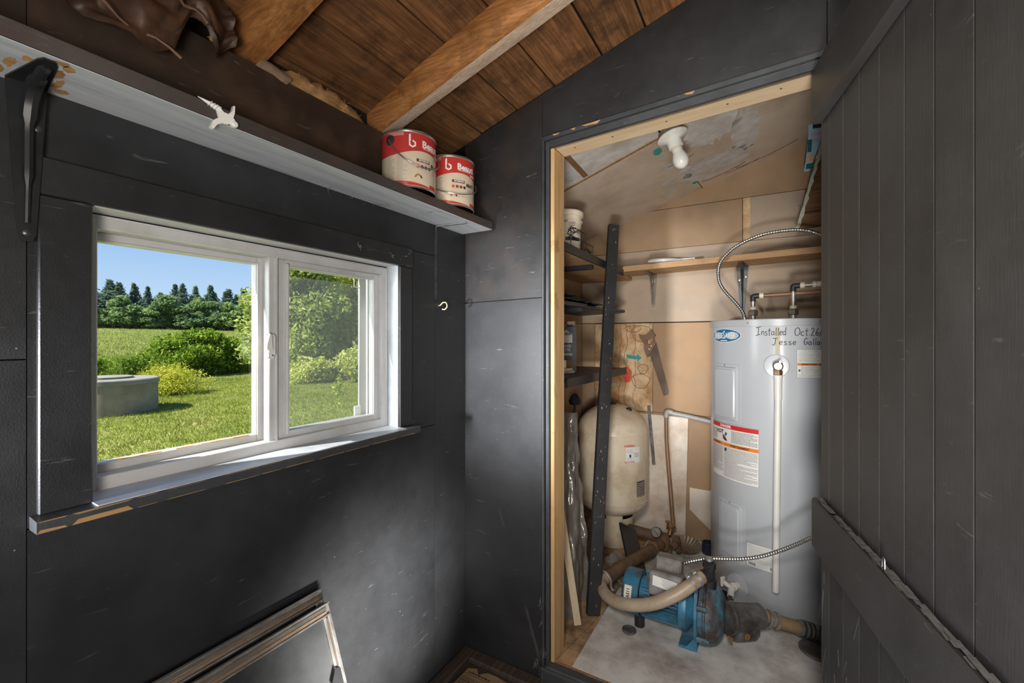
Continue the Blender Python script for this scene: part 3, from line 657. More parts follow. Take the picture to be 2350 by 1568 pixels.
# latch on the meeting stile
lt = MB().box(JD - .008, JD + .004, MYC - .004, MYC + .017, 1.198, 1.262, b=.003).build('latch', M['vinyl_hw'], w1)
MB().prism([(-.010, 1.236), (-.003, 1.262), (.001, 1.258), (.004, 1.222), (-.004, 1.214), (-.011, 1.224)], lambda u, v, d: (JD + d, MYC + u, v), .002, .014).build('lever', M['vinyl_hw'], lt, smooth=30)
MB().lathe((JD + .0042, MYC + .009, 1.206), [(.0022, 0), (.0022, .0006)], axis=(1, 0, 0), n=8).build('screw', M['gasket'], lt, split=True)
MB().box(JD + .002, JD + .009, MYC + .010, MYC + .017, 1.206, 1.258, b=.003).build('grip', M['vinyl'], lt)
# ------------------------------------------------------------------ open board door on the right
hg = V(1.1905, -.016, 0); du = V(.188, -.982, 0).normalized(); dn = V(-du.y, du.x, 0) * -1   # along the door, and out of its visible face
if dn.x > 0: dn = -dn
d1 = struct('door_1', (hg.x, hg.y, 0))
def dbox(name, s0, s1, z0, z1, n0, n1, m, b=.003, parent=d1, **k):
    c = hg + du * ((s0 + s1) / 2) + dn * ((n0 + n1) / 2) + V(0, 0, (z0 + z1) / 2)
    return MB().obox(c, du, dn, V(0, 0, 1), (s1 - s0) / 2, (n1 - n0) / 2, (z1 - z0) / 2, b=b).build(name, M[m], parent, **k)
ss = [0, .059, .1546, .247, .3398, .4363, .526, .6195, .71, .79]
DG = [.0008, .0012, .0022, .0014, .0018, .0026, .0020, .0020, .0020]
for i, (a, c_) in enumerate(zip(ss, ss[1:])):
    if i: dbox('gap_shade', a - .003, a + .003, .09, 1.95, -.019, -.0006, 'void', 0)  # dark strip standing in for the shade inside the gap
    dbox('plank', a + (DG[i - 1] if i else 0), c_ - DG[i], .085, 1.955, -.020, 0, 'door', 0)
def batten(z0, z1):
    o = hg + dn * 0
    # bevelled ledge
    P = [(0.0005, z0), (0.0005, z1), (.019, z1), (.022, z1 - .006), (.022, z0 + .006), (.019, z0)]
    return MB().prism([(n, z) for n, z in P], lambda u, v, d: hg + dn * u + du * d + V(0, 0, v), .0, .79)
batten(1.826, 1.972).build('batten', M['batten'], d1, smooth=20)
lb = batten(.690, .822).build('batten', M['batten'], d1, smooth=20)
q = MB(); rr = random.Random(9)
for i in range(90):                                   # dust lying along the top of the lower ledge
    s0 = rr.uniform(0, .74); L = rr.uniform(.02, .06); a0, a1 = rr.uniform(.001, .006), rr.uniform(.012, .0185)
    pt = lambda s_, n_: hg + du * s_ + dn * n_ + V(0, 0, .8225 + .00005 * i)
    q.add([pt(s0, a0), pt(s0 + L, a0 + .002), pt(s0 + L * .9, a1), pt(s0 + L * .1, a1 - .002)], [(0, 1, 2, 3)])
M['dust'] = plain('grey_settled_dust', (.15, .148, .142), .9, var=.3, scale=60)
q.build('dust', M['dust'], lb, smooth=0, kind='stuff')
c0 = hg + du * .39 + dn * .014
MB().tube(smoothpath([c0 + V(0, 0, .818), c0 + V(0, 0, .842), c0 + du * .008 + V(0, 0, .845), c0 + du * .010 + V(0, 0, .822)]), .0015, 6).build('bent_nail', M['rubbed_iron'], d1)
q = MB(); rr = random.Random(12)
for i in range(20):                                   # long scratches and cobweb threads
    s0 = rr.uniform(.01, .25); z0 = rr.uniform(.15, .68); a = rr.uniform(-.5, .5); L = rr.uniform(.02, .14)
    p = hg + du * s0 + dn * .0008 + V(0, 0, z0); q.tube([p, p + du * (L * math.sin(a)) + V(0, 0, -L * math.cos(a)) + dn * .0006], .00022, 3)
q.build('scratches', M['dust'], d1, kind='stuff')

# ------------------------------------------------------------------ shelf over the window with what it carries
SZ = 1.672
sh = thing('wall_shelf', 'long grey-painted wall shelf above the window, paint worn underneath', 'shelf', (.07, -1.3, SZ))
MB().box(.0, .144, -2.4, -.018, SZ, SZ + .030, b=.002).build('board', M['shelf'], sh)
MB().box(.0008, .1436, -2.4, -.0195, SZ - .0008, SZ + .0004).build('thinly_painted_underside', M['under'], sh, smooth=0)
MB().box(.1441, .1452, -2.4, -.019, SZ + .0015, SZ + .0285).build('front_edge', M['shelf_edge'], sh, smooth=0)
q = MB(); rr = random.Random(17)
for cx, cy, rx, ry in ((.132, -1.215, .008, .010), (.122, -1.205, .012, .007), (.090, -1.208, .018, .006), (.050, -1.200, .020, .007), (.025, -1.190, .010, .010), (.07, -1.258, .020, .006), (.03, -1.262, .018, .007), (.105, -1.246, .010, .006)):
    q.add([(cx + rx * math.cos(a) * rr.uniform(.6, 1.3), cy + ry * math.sin(a) * rr.uniform(.6, 1.3), SZ - .0011) for a in np.linspace(0, 2 * math.pi, 17)[:-1]], [tuple(range(16))])
q.build('bare_wood_patch', M['worn'], sh, smooth=0, split=True)
def bracket(name, label, y, L, hgt, w0, w1, loc_z, mt, rib=True, group=None):
    t = thing(name, label, 'bracket', (.01, y, loc_z - hgt), group)
    q = MB()
    P = [(y - w0, loc_z - .001), (y + w0, loc_z - .001), (y + w1, loc_z - hgt + .012), (y + w1 * .6, loc_z - hgt), (y - w1 * .6, loc_z - hgt), (y - w1, loc_z - hgt + .012)]
    q.prism(P, lambda u, v, d: (d, u, v), .0135, .0165); q.build('wall_leg', mt, t)
    q = MB(); P = [(y - w0, .016), (y + w0, .016), (y + w1, L - .012), (y + w1 * .6, L), (y - w1 * .6, L), (y - w1, L - .012)]
    q.prism(P, lambda u, v, d: (v, u, d), loc_z - .0035, loc_z - .0005); q.build('shelf_arm', mt, t)
    if rib:
        q = MB(); q.tube(smoothpath([(.017, y, loc_z - hgt + .03), (.022, y, loc_z - hgt * .6), (.026, y, loc_z - .06), (.05, y, loc_z - .022), (L * .6, y, loc_z - .011), (L - .02, y, loc_z - .005)]), [.004] * 6 + [.007] * 6 + [.011] * 6 + [.011] * 6 + [.008] * 6 + [.004], 8); q.build('rib', mt, t)
    q = MB()
    for pz in (loc_z - hgt + .014, loc_z - hgt * .28): q.lathe((.0165, y + (.0 if pz < loc_z - hgt * .5 else w0 * .5), pz), [(.0055, 0), (.0055, .001), (.003, .0025)], axis=(1, 0, 0), n=12)
    q.build('screw', M['rubbed_iron'], t, split=True)
    return t
bracket('shelf_bracket', 'large black ribbed iron bracket under the left end of the grey shelf', -1.228, .132, .262, .024, .011, SZ, M['iron'])
t = thing('shelf_bracket', 'thin dark flat-bar bracket under the right end of the grey shelf', 'bracket', (.01, -.185, 1.40))
q = MB(); q.bar((.002, -.185, 1.395), (.002, -.185, SZ - .012), .010, .004, (1, 0, 0)).build('wall_leg', M['rubbed_iron'], t)
MB().bar((.006, -.185, SZ - .006), (.126, -.165, SZ - .0045), .012, .004, (0, 0, 1), b=.001).build('shelf_arm', M['steel'], t)
MB().tube(smoothpath([(.002, -.185, SZ - .02), (.004, -.185, SZ - .008), (.012, -.185, SZ - .004)]), .0045, 8).build('bend', M['rubbed_iron'], t)
# hook
q = MB().tube(smoothpath([(.0, -.172, 1.372), (.012, -.172, 1.374), (.022, -.168, 1.384), (.032, -.162, 1.382), (.034, -.160, 1.368), (.026, -.164, 1.358), (.018, -.168, 1.36)]), .0028, 8)
q.build('cup_hook', M['brass'], label='small pale brass cup hook screwed into the wall below the thin bracket', cat='hook')
# white anchor lying over the front edge
ay, az = -1.003, 1.685
an = thing('wall_anchor', 'white plastic hinged toggle anchor with a pointed tip, on the shelf front edge', 'anchor', (.140, ay, SZ + .03))
def af(u, v, d): return V(.1470 + d * .8 - .004 * abs(v) / .03, ay + u * .86, az + v * .86)
MB().prism([(-.002, .018), (.010, .006), (.020, .006), (.028, .016), (.033, .032), (.036, .032), (.034, .014), (.030, .001), (.036, -.005), (.034, -.016), (.026, -.013), (.018, -.018), (.006, -.020), (-.002, -.026), (-.009, -.038), (-.015, -.036), (-.011, -.020), (.002, -.008), (-.003, .008)], af, 0, .010).build('wings', M['plastic_white'], an, smooth=50)
MB().tube([af(.004, .010, .005), af(-.012, .014, .005), af(-.040, .020, .005)], [.006, .0045, .0006], 8).build('point', M['plastic_white'], an)
q = MB()
for k in range(3): q.lathe(af(-.004 - .006 * k, .012 + .0018 * k, .005), [(.0048, -.001), (.007, 0), (.0048, .001)], axis=(0, -.86, .5), n=10)
q.build('barb', M['plastic_white'], an, split=True)
MB().lathe(af(.033, -.012, .002), [(.004, 0), (.0062, .002), (.0062, .009), (.004, .011)], axis=(1, 0, 0), n=14).build('hinge_knob', M['plastic_white'], an)

# paint cans
def paint_can(name, label, c, Rr, H, face, word2, group):
    t = thing(name, label, 'paint can', c, group)
    x, y, z = c; Rb = Rr
    def cy(th, zz, r=Rb): return V(x + r * math.cos(th), y + r * math.sin(th), z + zz)
    MB().lathe(c, [(Rr * .97, 0), (Rr, .003), (Rr, H - .006), (Rr * .985, H - .005)], n=64).build('body', M['can_cream'], t)
    MB().lathe(c, [(Rr * 1.005, H - .007), (Rr * 1.03, H - .004), (Rr * 1.02, H), (Rr * .95, H), (Rr * .93, H - .005), (.001, H - .005)], n=64).lathe(c, [(Rr * 1.0, 0), (Rr * 1.018, .002), (Rr * 1.0, .005)], n=64).build('rim', M['can_rim'], t, split=True)
    f = R(face)                                        # azimuth of the label's middle
    band = MB()
    def wave_z(th): a = (th - f); return H * (.60 + .055 * math.cos(a * 2.0 - .3))
    band.grid(lambda u, v: cy(2 * math.pi * u, wave_z(2 * math.pi * u) * (1 - v) + (H - .008) * v, Rb + .0005), 96, 2)
    band.grid(lambda u, v: cy(2 * math.pi * u, .006 * (1 - v) + v * max(.0065, .010 + .008 * math.sin((2 * math.pi * u - f) * 1.3 + .9)), Rb + .0005), 96, 1)
    lab = band.build('red_band', M['can_red'], t, label='red label band with white lettering')
    def on(du_, dv, k=1.0): return lambda u, v: cy(f + (u * k + du_) / Rb, v + dv, Rb + .0011)
    q = MB()
    put_text(q, 'Beauti', .029, on(.036, H * .775), bold=.0011)
    put_text(q, 'DESIG', .011, on(.068, H * .66), bold=.0004)
    q.grid(lambda u, v: cy(f + (.004 + .048 * u) / Rb, H * .70 + .0018 * v, Rb + .0011), 10, 1)
    q.build('lettering', M['white_print'], lab, smooth=0); q = MB()
    # hexagonal b mark
    hexa = [(math.cos(a) * .012, math.sin(a) * .012) for a in (math.pi / 2 + k * math.pi / 3 for k in range(6))]
    for k in range(6):
        if k == 0: continue
        a_, b_ = hexa[k], hexa[(k + 1) % 6]
        q.add([on(-.030, H * .755)(*p) for p in (a_, b_, (b_[0] * .55, b_[1] * .55), (a_[0] * .55, a_[1] * .55))], [(0, 1, 2, 3)])
    q.add([on(-.030, H * .755)(*p) for p in ((-.0105, .004), (-.005, .007), (-.005, .030), (-.0105, .026))], [(0, 1, 2, 3)])
    q.build('emblem', M['white_print'], lab, smooth=0)
    q = MB()
    put_text(q, word2, .017, on(.052, H * .44), m=1, bold=.0008)
    q.grid(lambda u, v: cy(f + (-.018 + .045 * u) / Rb, H * .46 + .009 * v, Rb + .0011), 10, 1, m=0)
    put_text(q, 'EXTERIOR', .0075, lambda u, v: cy(f + (u + .006) / Rb, v + H * .46 + .0045, Rb + .0016), m=5, bold=.0003)
    for k in range(4):
        cx = -.014 + .0135 * k
        q.add([on(cx, H * .38)(.0052 * math.cos(a), .0052 * math.sin(a)) for a in np.linspace(0, 2 * math.pi, 15)[:-1]], [tuple(range(14))], (2, 3, 3, 4)[k])
    ringp = [(math.cos(a), math.sin(a)) for a in np.linspace(math.pi, 0, 9)]
    for k in range(8):
        a_, b_ = ringp[k], ringp[k + 1]
        q.add([on(-.012, H * .18)(p[0] * s_, p[1] * s_) for p, s_ in ((a_, .012), (b_, .012), (b_, .007), (a_, .007))], [(0, 1, 2, 3)], 2 if k < 2 else 4 if k > 5 else 6)
    rr = random.Random(len(word2))
    for k in range(20):                                 # fine print columns round the left
        for c0_, L0 in ((-.110, .030), (-.076, .034)):
            L = L0 * rr.uniform(.45, 1)
            q.grid(lambda u, v: cy(f + (c0_ + L * u) / Rb, H * (.55 - .026 * k) + .0011 * v, Rb + .0011), 5, 1, m=7)
    for k in range(4): q.grid(lambda u, v: cy(f + (.038 + .022 * rr.uniform(.8, 1) * u) / Rb, H * (.36 - .02 * k) + .0009 * v, Rb + .0011), 4, 1, m=7)
    for k in range(3): q.grid(lambda u, v: cy(f + (-.105 + .05 * u) / Rb, H * (.93 - .02 * k) + .0010 * v, Rb + .0011), 6, 1, m=5)
    q.build('label_print', [M['can_dark'], M['black_print'], M['dot1'], M['dot2'], M['dot3'], M['white_print'], M['fibre'], M['grey_print']], t, smooth=0, kind='stuff')
    return t, cy
CZ = SZ + .030
t1, cy1 = paint_can('paint_can', 'larger-looking red and cream paint can marked FLAT, left of the pair', (.087, -.415, CZ), .083, .172, -19, 'FLAT', 'paint cans on the grey shelf')
t2, cy2 = paint_can('paint_can', 'red and cream paint can marked MAT, right, nearest the corner', (.087, -.205, CZ), .083, .172, -36, 'MAT', 'paint cans on the grey shelf')
def bail(t, cy, th0, th1, zz, drop, r=.083):
    e = MB().lathe(cy(th0, zz, r - .001), [(.0155, 0), (.0155, .002), (.010, .0045), (.001, .005)], axis=(math.cos(th0), math.sin(th0), 0), n=20); e.build('handle_boss', M['can_ear'], t)
    pts = []
    for k in range(25):
        s_ = k / 24; th = th0 + (th1 - th0) * s_
        pts.append(cy(th, zz - drop * math.sin(math.pi * s_) ** .8, r + .006 + .010 * math.sin(math.pi * s_)))
    MB().tube(pts, .0018, 8).build('wire_handle', M['can_rim'], t)
bail(t1, cy1, R(-88), R(52), .142, .085); bail(t2, cy2, R(-120), R(42), .10, .065)
MB().box(.004, .05, -.30, -.10, CZ + .150, CZ + .158, b=.002).box(.004, .02, -.32, -.10, CZ + .0005, CZ + .150, b=.002).build('pale_board_offcut', M['plastic_white'], label='strip of pale board standing on the shelf behind the two paint cans', cat='board')

# ------------------------------------------------------------------ top of the left wall: tar paper and insulation
q = MB()
def tarp(u, v):
    y = -1.34 + .425 * u
    fold = .022 * math.sin(u * 24 + 2.5 * fbm(u * 2, v * 2, 3) + 1.4 * v) + .014 * fbm(u * 9, v * 5, 1)
    k = min(1, max(0, (u - .70) / .06)); low = (.195 + .02 * math.sin(u * 14)) * (1 - k) + (.128 + .022 * math.sin(u * 30)) * k
    z = 2.005 - low * v ** .85 + .12 * fold
    x = .014 + .062 * math.sin(v * 2.3) * (.8 + .3 * math.sin(u * 11)) + fold * (.3 + .7 * v) + .010 * (1 - k)
    return V(max(x, .006 if z < 1.915 else -.04), y, z)
q.shell(tarp, 64, 30, .003); q.build('tar_paper', M['tarp'], label='crumpled dark brown tar paper stuffed above the wall, left of the rafters', cat='paper', smooth=60)
q = MB()
for y0, L, z0, xx in ((-1.075, .075, 1.915, .100), (-1.19, .15, 1.83, .085)):
    pts = [(xx + .006 * math.sin(k), y0 + L * k / 8, z0 - .035 * k / 8 + .006 * math.sin(k * 1.3)) for k in range(9)]
    q.tube(pts, [.0018 + .0016 * math.sin(k) ** 2 for k in range(9)], 8)
q.build('rolled_paper_edge', M['tarp_edge'], label='curled pinkish brown paper edges at the top left, on the tar paper', cat='paper')
def lump(name, m, y0, y1, label, r0, seed, zc=1.915):
    q = MB(); rr = random.Random(seed)
    def fn(u, v):
        y = y0 + (y1 - y0) * u; a = 2 * math.pi * v; env = math.sin(math.pi * min(max(u, .02), .98)) ** .6
        r = r0 * env * (1 + .55 * fbm(u * 6 + seed, math.cos(a) * 1.5, math.sin(a) * 1.5))
        return V(-.028 + r * .8 * math.cos(a), y, zc + .006 + r * math.sin(a) * (1.0 if math.sin(a) > 0 else .35))
    q.grid(fn, 40, 16)
    for k in range(160):                               # loose fibres
        u = rr.random(); a = rr.uniform(0, math.pi); p = fn(u, a / 2 / math.pi); d = V(rr.uniform(-1, 1), rr.uniform(-1, 1), rr.uniform(-.2, 1)) * .007
        q.tube([p, p + d * .5 + V(0, 0, .001), p + d + V(rr.uniform(-.004, .004), 0, 0)], .0005, 3, cap=False)
    q.build(name, m, label=label, cat='insulation', kind='stuff', smooth=60)
lump('insulation', M['fibre'], -.80, -.50, 'matted tan insulation along the wall top between the two rafters', .040, 3)
lump('insulation_tuft', M['fibre_pale'], -.935, -.893, 'small pale insulation tuft beside the left rafter end', .016, 7, 1.925)
q = MB(); rr = random.Random(6)
def roll(u, v):
    a = 2 * math.pi * v; y = -.835 + .075 * u; r = .013 * (1 + .2 * fbm(u * 4, v * 3, 2))
    return V(-.006 + r * math.cos(a), y + .01 * math.sin(a), 1.925 + r * math.sin(a) - .012 * u)
q.grid(roll, 12, 14); q.build('rolled_felt', M['rust_felt'], label='short curled roll of brown felt on the wall top under the left rafter', cat='felt')

# ------------------------------------------------------------------ old storm windows leaning at the lower left
sx = lambda z: .012 + (.564 - z) * .379               # lean of the back frame
def storm(name, label, off, ztop, y0, y1, lean, dark, rail=.030):
    L = (ztop - FZ); 
    up = V(-lean, 0, 1).normalized(); nrm = V(1, 0, lean).normalized()
    base = V(.012 + off + lean * (ztop - FZ), 0, FZ)
    Ht = L / up.z
    t = thing(name, label, 'window frame', (base.x, (y0 + y1) / 2, FZ), 'old storm windows')
    def P(y, h, n): return base + up * h + nrm * n + V(0, y, 0)
    def rl(nm, ya, yb, ha, hb, na, nb, m, b=.001):
        c = P((ya + yb) / 2, (ha + hb) / 2, (na + nb) / 2)
        return MB().obox(c, V(0, 1, 0), up, nrm, (yb - ya) / 2, (hb - ha) / 2, (nb - na) / 2, b=b).build(nm, M[m], t)
    for nm, a in (('top_rail', (y0, y1, Ht - rail, Ht)), ('bottom_rail', (y0, y1, .0, rail)), ('stile', (y0, y0 + .026, rail, Ht - rail)), ('stile', (y1 - .022, y1, rail, Ht - rail))):
        r_ = rl(nm, *a, 0, .012, 'alum')
        ya, yb, ha, hb = a
        if 'rail' in nm:
            c = P((ya + yb) / 2, (ha + hb) / 2, .0125)
            MB().obox(c + up * .004, V(0, 1, 0), up, nrm, (yb - ya) / 2 - .01, .0035, .0012).build('track_groove', M['alum_dark'], r_)
            MB().obox(c - up * .006, V(0, 1, 0), up, nrm, (yb - ya) / 2 - .012, .0035, .0016).build('felt_strip', M['rust_felt'], r_)
            MB().obox(c - up * .013 + nrm * .001, V(0, 1, 0), up, nrm, (yb - ya) / 2 - .004, .002, .003).build('lip', M['alum'], r_)
            MB().obox(c + up * .0135 + nrm * .001, V(0, 1, 0), up, nrm, (yb - ya) / 2, .0015, .003).build('lip', M['gasket'] if off < .01 else M['alum'], r_)
        else:
            c = P((ya + yb) / 2, (ha + hb) / 2, .014)
            MB().obox(c + V(0, .006, 0), V(0, 1, 0), up, nrm, .0016, (hb - ha) / 2, .003).build('lip', M['alum'], r_)
            MB().obox(c - V(0, .003, 0), V(0, 1, 0), up, nrm, .0022, (hb - ha) / 2 - .004, .0012).build('track_groove', M['alum_dark'], r_)
    rl('screen', y0 + .02, y1 - .018, rail - .006, Ht - rail + .006, .003, .0045, dark, 0)
    return t, P, Ht
storm('storm_window', 'aluminium storm window leaning on the dark wall, the one behind', 0, .566, -1.32, -.684, .40, 'scr_dark', .022)
t, P_, Ht = storm('storm_window', 'front aluminium storm window with torn black strip, leaning on the other', .034, .545, -1.33, -.688, .40, 'scr_dark')
rr = random.Random(1)
q = MB()
for i in range(5):
    h0 = Ht - .15 - .045 * i; w = .012 + .006 * rr.random()
    q.add([P_(-.712, h0, .0165), P_(-.712 + w, h0 - .006, .018), P_(-.716 + w * 1.25, h0 - .045, .019), P_(-.722, h0 - .055, .0165), P_(-.726 - .006 * rr.random(), h0 - .03, .017)], [(0, 1, 2, 3, 4)])
q.build('torn_strip', M['rubber'], t, smooth=0, label='torn black weather strip')

# ------------------------------------------------------------------ newspaper lining on the floor
def news(u, v): return None
nw = thing('newspaper', 'yellowed newspaper sheet lining the floor in the corner, torn along its edge', 'newspaper', (.4, -.4, FZ))
NZ = FZ + .0025
poly = [(.072, -.078), (.105, -.064), (.125, -.088), (.150, -.062), (.19, -.060), (.24, -.066), (.262, -.058), (.275, -.084), (.30, -.060), (.37, -.064), (.40, -.056), (.62, -.060), (.80, -.055), (.80, -.62), (.06, -.62), (.064, -.40)]
MB().prism(poly, lambda u, v, d: (u, v, d), FZ + .0006, NZ).build('sheet', M['news'], nw, smooth=0)
q = MB(); rr = random.Random(21)
q.box(.068, .80, -.1015, -.1000, NZ, NZ + .0002); q.box(.265, .267, -.16, -.101, NZ, NZ + .0002)
for ci, x0 in enumerate((.075, .175, .275, .375, .475, .575, .675)):
    yy = -.112 - .01 * (ci % 2)
    for k in range(52):
        yy -= .0085 + (.012 if rr.random() < .06 else 0); L = .085 * (1 if rr.random() < .8 else rr.uniform(.3, .9))
        hh = .0022 if rr.random() > .05 else .004
        if yy < -.60: break
        x = x0
        while x < x0 + L:
            wv = rr.uniform(.006, .018); q.add([(x, yy, NZ + .0002), (min(x + wv, x0 + L), yy, NZ + .0002), (min(x + wv, x0 + L), yy + hh, NZ + .0002), (x, yy + hh, NZ + .0002)], [(0, 1, 2, 3)]); x += wv + .002
for k in range(7): q.box(.085 + .014 * k, .096 + .014 * k, -.094, -.089 + .002 * (k % 2), NZ, NZ + .0002)
q.build('newsprint', M['ink'], nw, smooth=0, kind='stuff')

# ------------------------------------------------------------------ pump room shelving on the left
LS = .345
s = thing('upper_side_shelf', 'upper shelf on the left of the pump room with a black front edge', 'shelf', (.17, .6, 1.612))
MB().box(.002, LS - .012, .15, 1.298, 1.612, 1.634, b=.002).build('board', M['shelf_ply'], s)
MB().box(LS - .012, LS, .15, 1.075, 1.612, 1.650, b=.002).build('front_edge', M['black_paint'], s)
MB().box(.003, LS - .02, .595, .62, 1.590, 1.6115, b=.001).build('cross_batten', M['black_paint'], s)
s = thing('middle_side_shelf', 'broken black middle shelf on the left of the pump room', 'shelf', (.17, .6, 1.398))
MB().prism([(.002, .20), (.30, .20), (.32, .55), (.27, .66), (.31, .80), (LS + .01, 1.05), (.32, 1.10), (.002, 1.27)], lambda u, v, d: (u, v, d), 1.398, 1.414).build('board', M['black_paint'], s, smooth=0)
MB().bar((.318, .56, 1.402), (.352, 1.06, 1.407), .010, .012, b=.002).build('front_edge', M['black_paint'], s)
MB().box(.003, .31, .50, .525, 1.378, 1.3975, b=.001).build('cross_batten', M['black_paint'], s)
s = thing('lower_side_shelf', 'lower black shelf on the left of the pump room holding tins and lids', 'shelf', (.17, .6, 1.045))
MB().box(.002, LS - .014, .25, 1.10, 1.062, 1.078, b=.002).build('board', M['black_paint'], s)
MB().bar((LS - .006, .25, 1.062), (LS + .004, 1.10, 1.062), .012, .040, b=.002).build('front_edge', M['black_paint'], s)
# black polythene lying on the middle shelf
q = MB()
q.shell(lambda u, v: V(.05 + .26 * u, .30 + .52 * v, 1.422 + .030 * abs(fbm(u * 3, v * 4, 3)) + .018 * math.sin(v * 3) * math.sin(u * 3.1) + .010 * abs(fbm(u * 9, v * 11, 5))), 26, 34, .002)
q.build('black_plastic_sheet', M['rubber'], label='crumpled black plastic lying on the broken middle shelf', cat='plastic', smooth=50)
q = MB().lathe((.24, .50, 1.452), [(.001, 0), (.035, .001), (.040, .008), (.038, .012), (.001, .010)], n=24); q.build('dark_dish', M['rubbed_iron'], label='small dark dish lying on the black plastic', cat='dish')
# leaning black post
pt = thing('leaning_post', 'black-painted wooden post leaning against the side shelves, paint chipped', 'post', (.426, .328, UZ))
pa, pb = V(.424, .334, UZ + .001), V(.367, .808, 1.845)
fdir = V(1.0, -1.4, 0)
MB().bar(pa, pb, .056, .026, fdir, b=.003).build('post_body', M['black_paint'], pt)
q = MB(); dd = (pb - pa).normalized(); sd = dd.cross(fdir).normalized(); fn_ = sd.cross(dd).normalized(); rr = random.Random(14)
for k in range(38):
    h = rr.random(); s0 = rr.uniform(-.026, .022); p = pa + (pb - pa) * h + sd * s0 + fn_ * .01345 * (1 if fn_.dot(fdir) > 0 else -1)
    a, w = rr.uniform(.002, .012), rr.uniform(.001, .004)
    q.add([p, p + sd * w, p + sd * w * .7 + dd * a, p - sd * w * .2 + dd * a * .8], [(0, 1, 2, 3)])
p = pa + (pb - pa) * .845 - sd * .0 + fn_ * .0137 * (1 if fn_.dot(fdir) > 0 else -1)
sg = -1
q.build('paint_chips', M['tan_grey'], pt, smooth=0, kind='stuff')
# pale stick
MB().bar((.392, .243, UZ + .002), (.205, .30, 1.02), .030, .020, (.6, -1, 0), b=.0015).build('pale_wooden_stick', M['pine_stick'], label='pale bare pine stick leaning beside the door jamb', cat='stick')
# white bucket and wire rack on the upper shelf
bk = thing('bucket', 'ivory plastic bucket with dark lettering on the upper side shelf', 'bucket', (.225, .50, 1.634))
bc = (.225, .50, 1.6345); BH = .215
MB().lathe(bc, [(.068, 0), (.070, .002), (.080, BH - .012), (.080, BH - .002), (.077, BH), (.074, BH - .004), (.066, .004), (.001, .004)], n=48).build('body', M['bucket'], bk)
MB().lathe((bc[0], bc[1], bc[2] + BH - .050), [(.0790, 0), (.0835, .002), (.0835, .006), (.0795, .009), (.0795, .024), (.085, .026), (.0875, .032), (.0875, .046), (.083, .051), (.079, .051)], n=48).build('rim', M['bucket'], bk, split=True)
bf = R(-55)
def bon(u, v): 
    zz = v; r = .070 + .010 * zz / BH + .0008
    return V(bc[0] + r * math.cos(bf + u / .078), bc[1] + r * math.sin(bf + u / .078), bc[2] + zz)
q = MB(); put_text(q, 'AS-60', .034, lambda u, v: bon(u + .038, v + .118), bold=.001)
q.grid(lambda u, v: bon(-.015 + .085 * u, .072 + .016 * v), 12, 1, m=1); q.grid(lambda u, v: bon(-.085 + .055 * u, .05 + .12 * v), 8, 2, m=1)
q.grid(lambda u, v: bon(-.022 + .018 * u, .155 + .012 * v), 3, 1, m=2)
for k in range(3): q.grid(lambda u, v: bon(.0 + .035 * u, .140 + .007 * k + .002 * v), 4, 1, m=0)
q.build('printing', [M['black_print'], M['navy'], M['grey_print']], bk, smooth=0)
wr = thing('wire_rack', 'small black wire rack in front of the ivory bucket', 'rack', (.29, .45, 1.634))
q = MB()
for p in (((.322, .34, 1.652), (.322, .34, 1.742), (.322, .52, 1.742), (.322, .52, 1.652)), ((.322, .30, 1.702), (.322, .62, 1.702), (.322, .62, 1.640)), ((.322, .46, 1.652), (.322, .46, 1.756)), ((.322, .31, 1.69), (.322, .43, 1.742)), ((.322, .31, 1.722), (.322, .40, 1.748))):
    q.tube([V(*a) for a in p], .0022, 6)
q.tube(smoothpath([(.322, .50, 1.668), (.324, .54, 1.676), (.322, .58, 1.664), (.324, .60, 1.676)]), .003, 6)
for yy in (.30, .62): q.tube([(.322, yy, 1.642), (.20, yy, 1.642)], .0022, 6)
q.build('wires', M['iron'], wr)
# tin, white roll and lids on the lower shelf
tn = thing('filler_tin', 'tall blue and grey carton of filler on the lower side shelf', 'carton', (.17, .62, 1.10))
LZ = 1.0785
tx0, tx1, ty0, ty1 = .130, .222, .600, .655
MB().box(tx0, tx1, ty0, ty1, LZ + .001, LZ + .232, b=.002).build('body', M['tin_navy'], tn)
def tf(u, v): return V(tx0 + u, ty0 - .0008, LZ + v)
q = MB()
q.add([tf(.001, .15), tf(.091, .15), tf(.091, .19), tf(.06, .215), tf(.001, .195)], [(0, 1, 2, 3, 4)], 0)
for k, (a, b_) in enumerate((('EPARAGE', .133), ('TILR STE', .113))): put_text(q, a, .0185, lambda u, v: tf(u + .046, v + b_) - V(0, .0004, 0), bold=.0007, m=0)
for k in range(3): q.add([tf(.05, .198 - .005 * k) - V(0, .0004, 0), tf(.085, .198 - .005 * k) - V(0, .0004, 0), tf(.085, .201 - .005 * k) - V(0, .0004, 0), tf(.05, .201 - .005 * k) - V(0, .0004, 0)], [(0, 1, 2, 3)], 1)
q.add([tf(.002, .085), tf(.091, .085), tf(.091, .098), tf(.002, .098)], [(0, 1, 2, 3)], 2)
q.add([tf(.045, .03), tf(.07, .01), tf(.09, .02), tf(.088, .07), tf(.06, .06)], [(0, 1, 2, 3, 4)], 3)
q.build('label_print', [M['tin_grey'], M['black_print'], M['tan_grey'], M['lath']], tn, smooth=0, kind='stuff')
MB().cyl((.175, .555, LZ + .0265), (.175, .555, LZ + .064), .030, 28).build('white_jar', M['plastic_white'], label='short white cap standing on the two lids, before the blue carton', cat='cap')
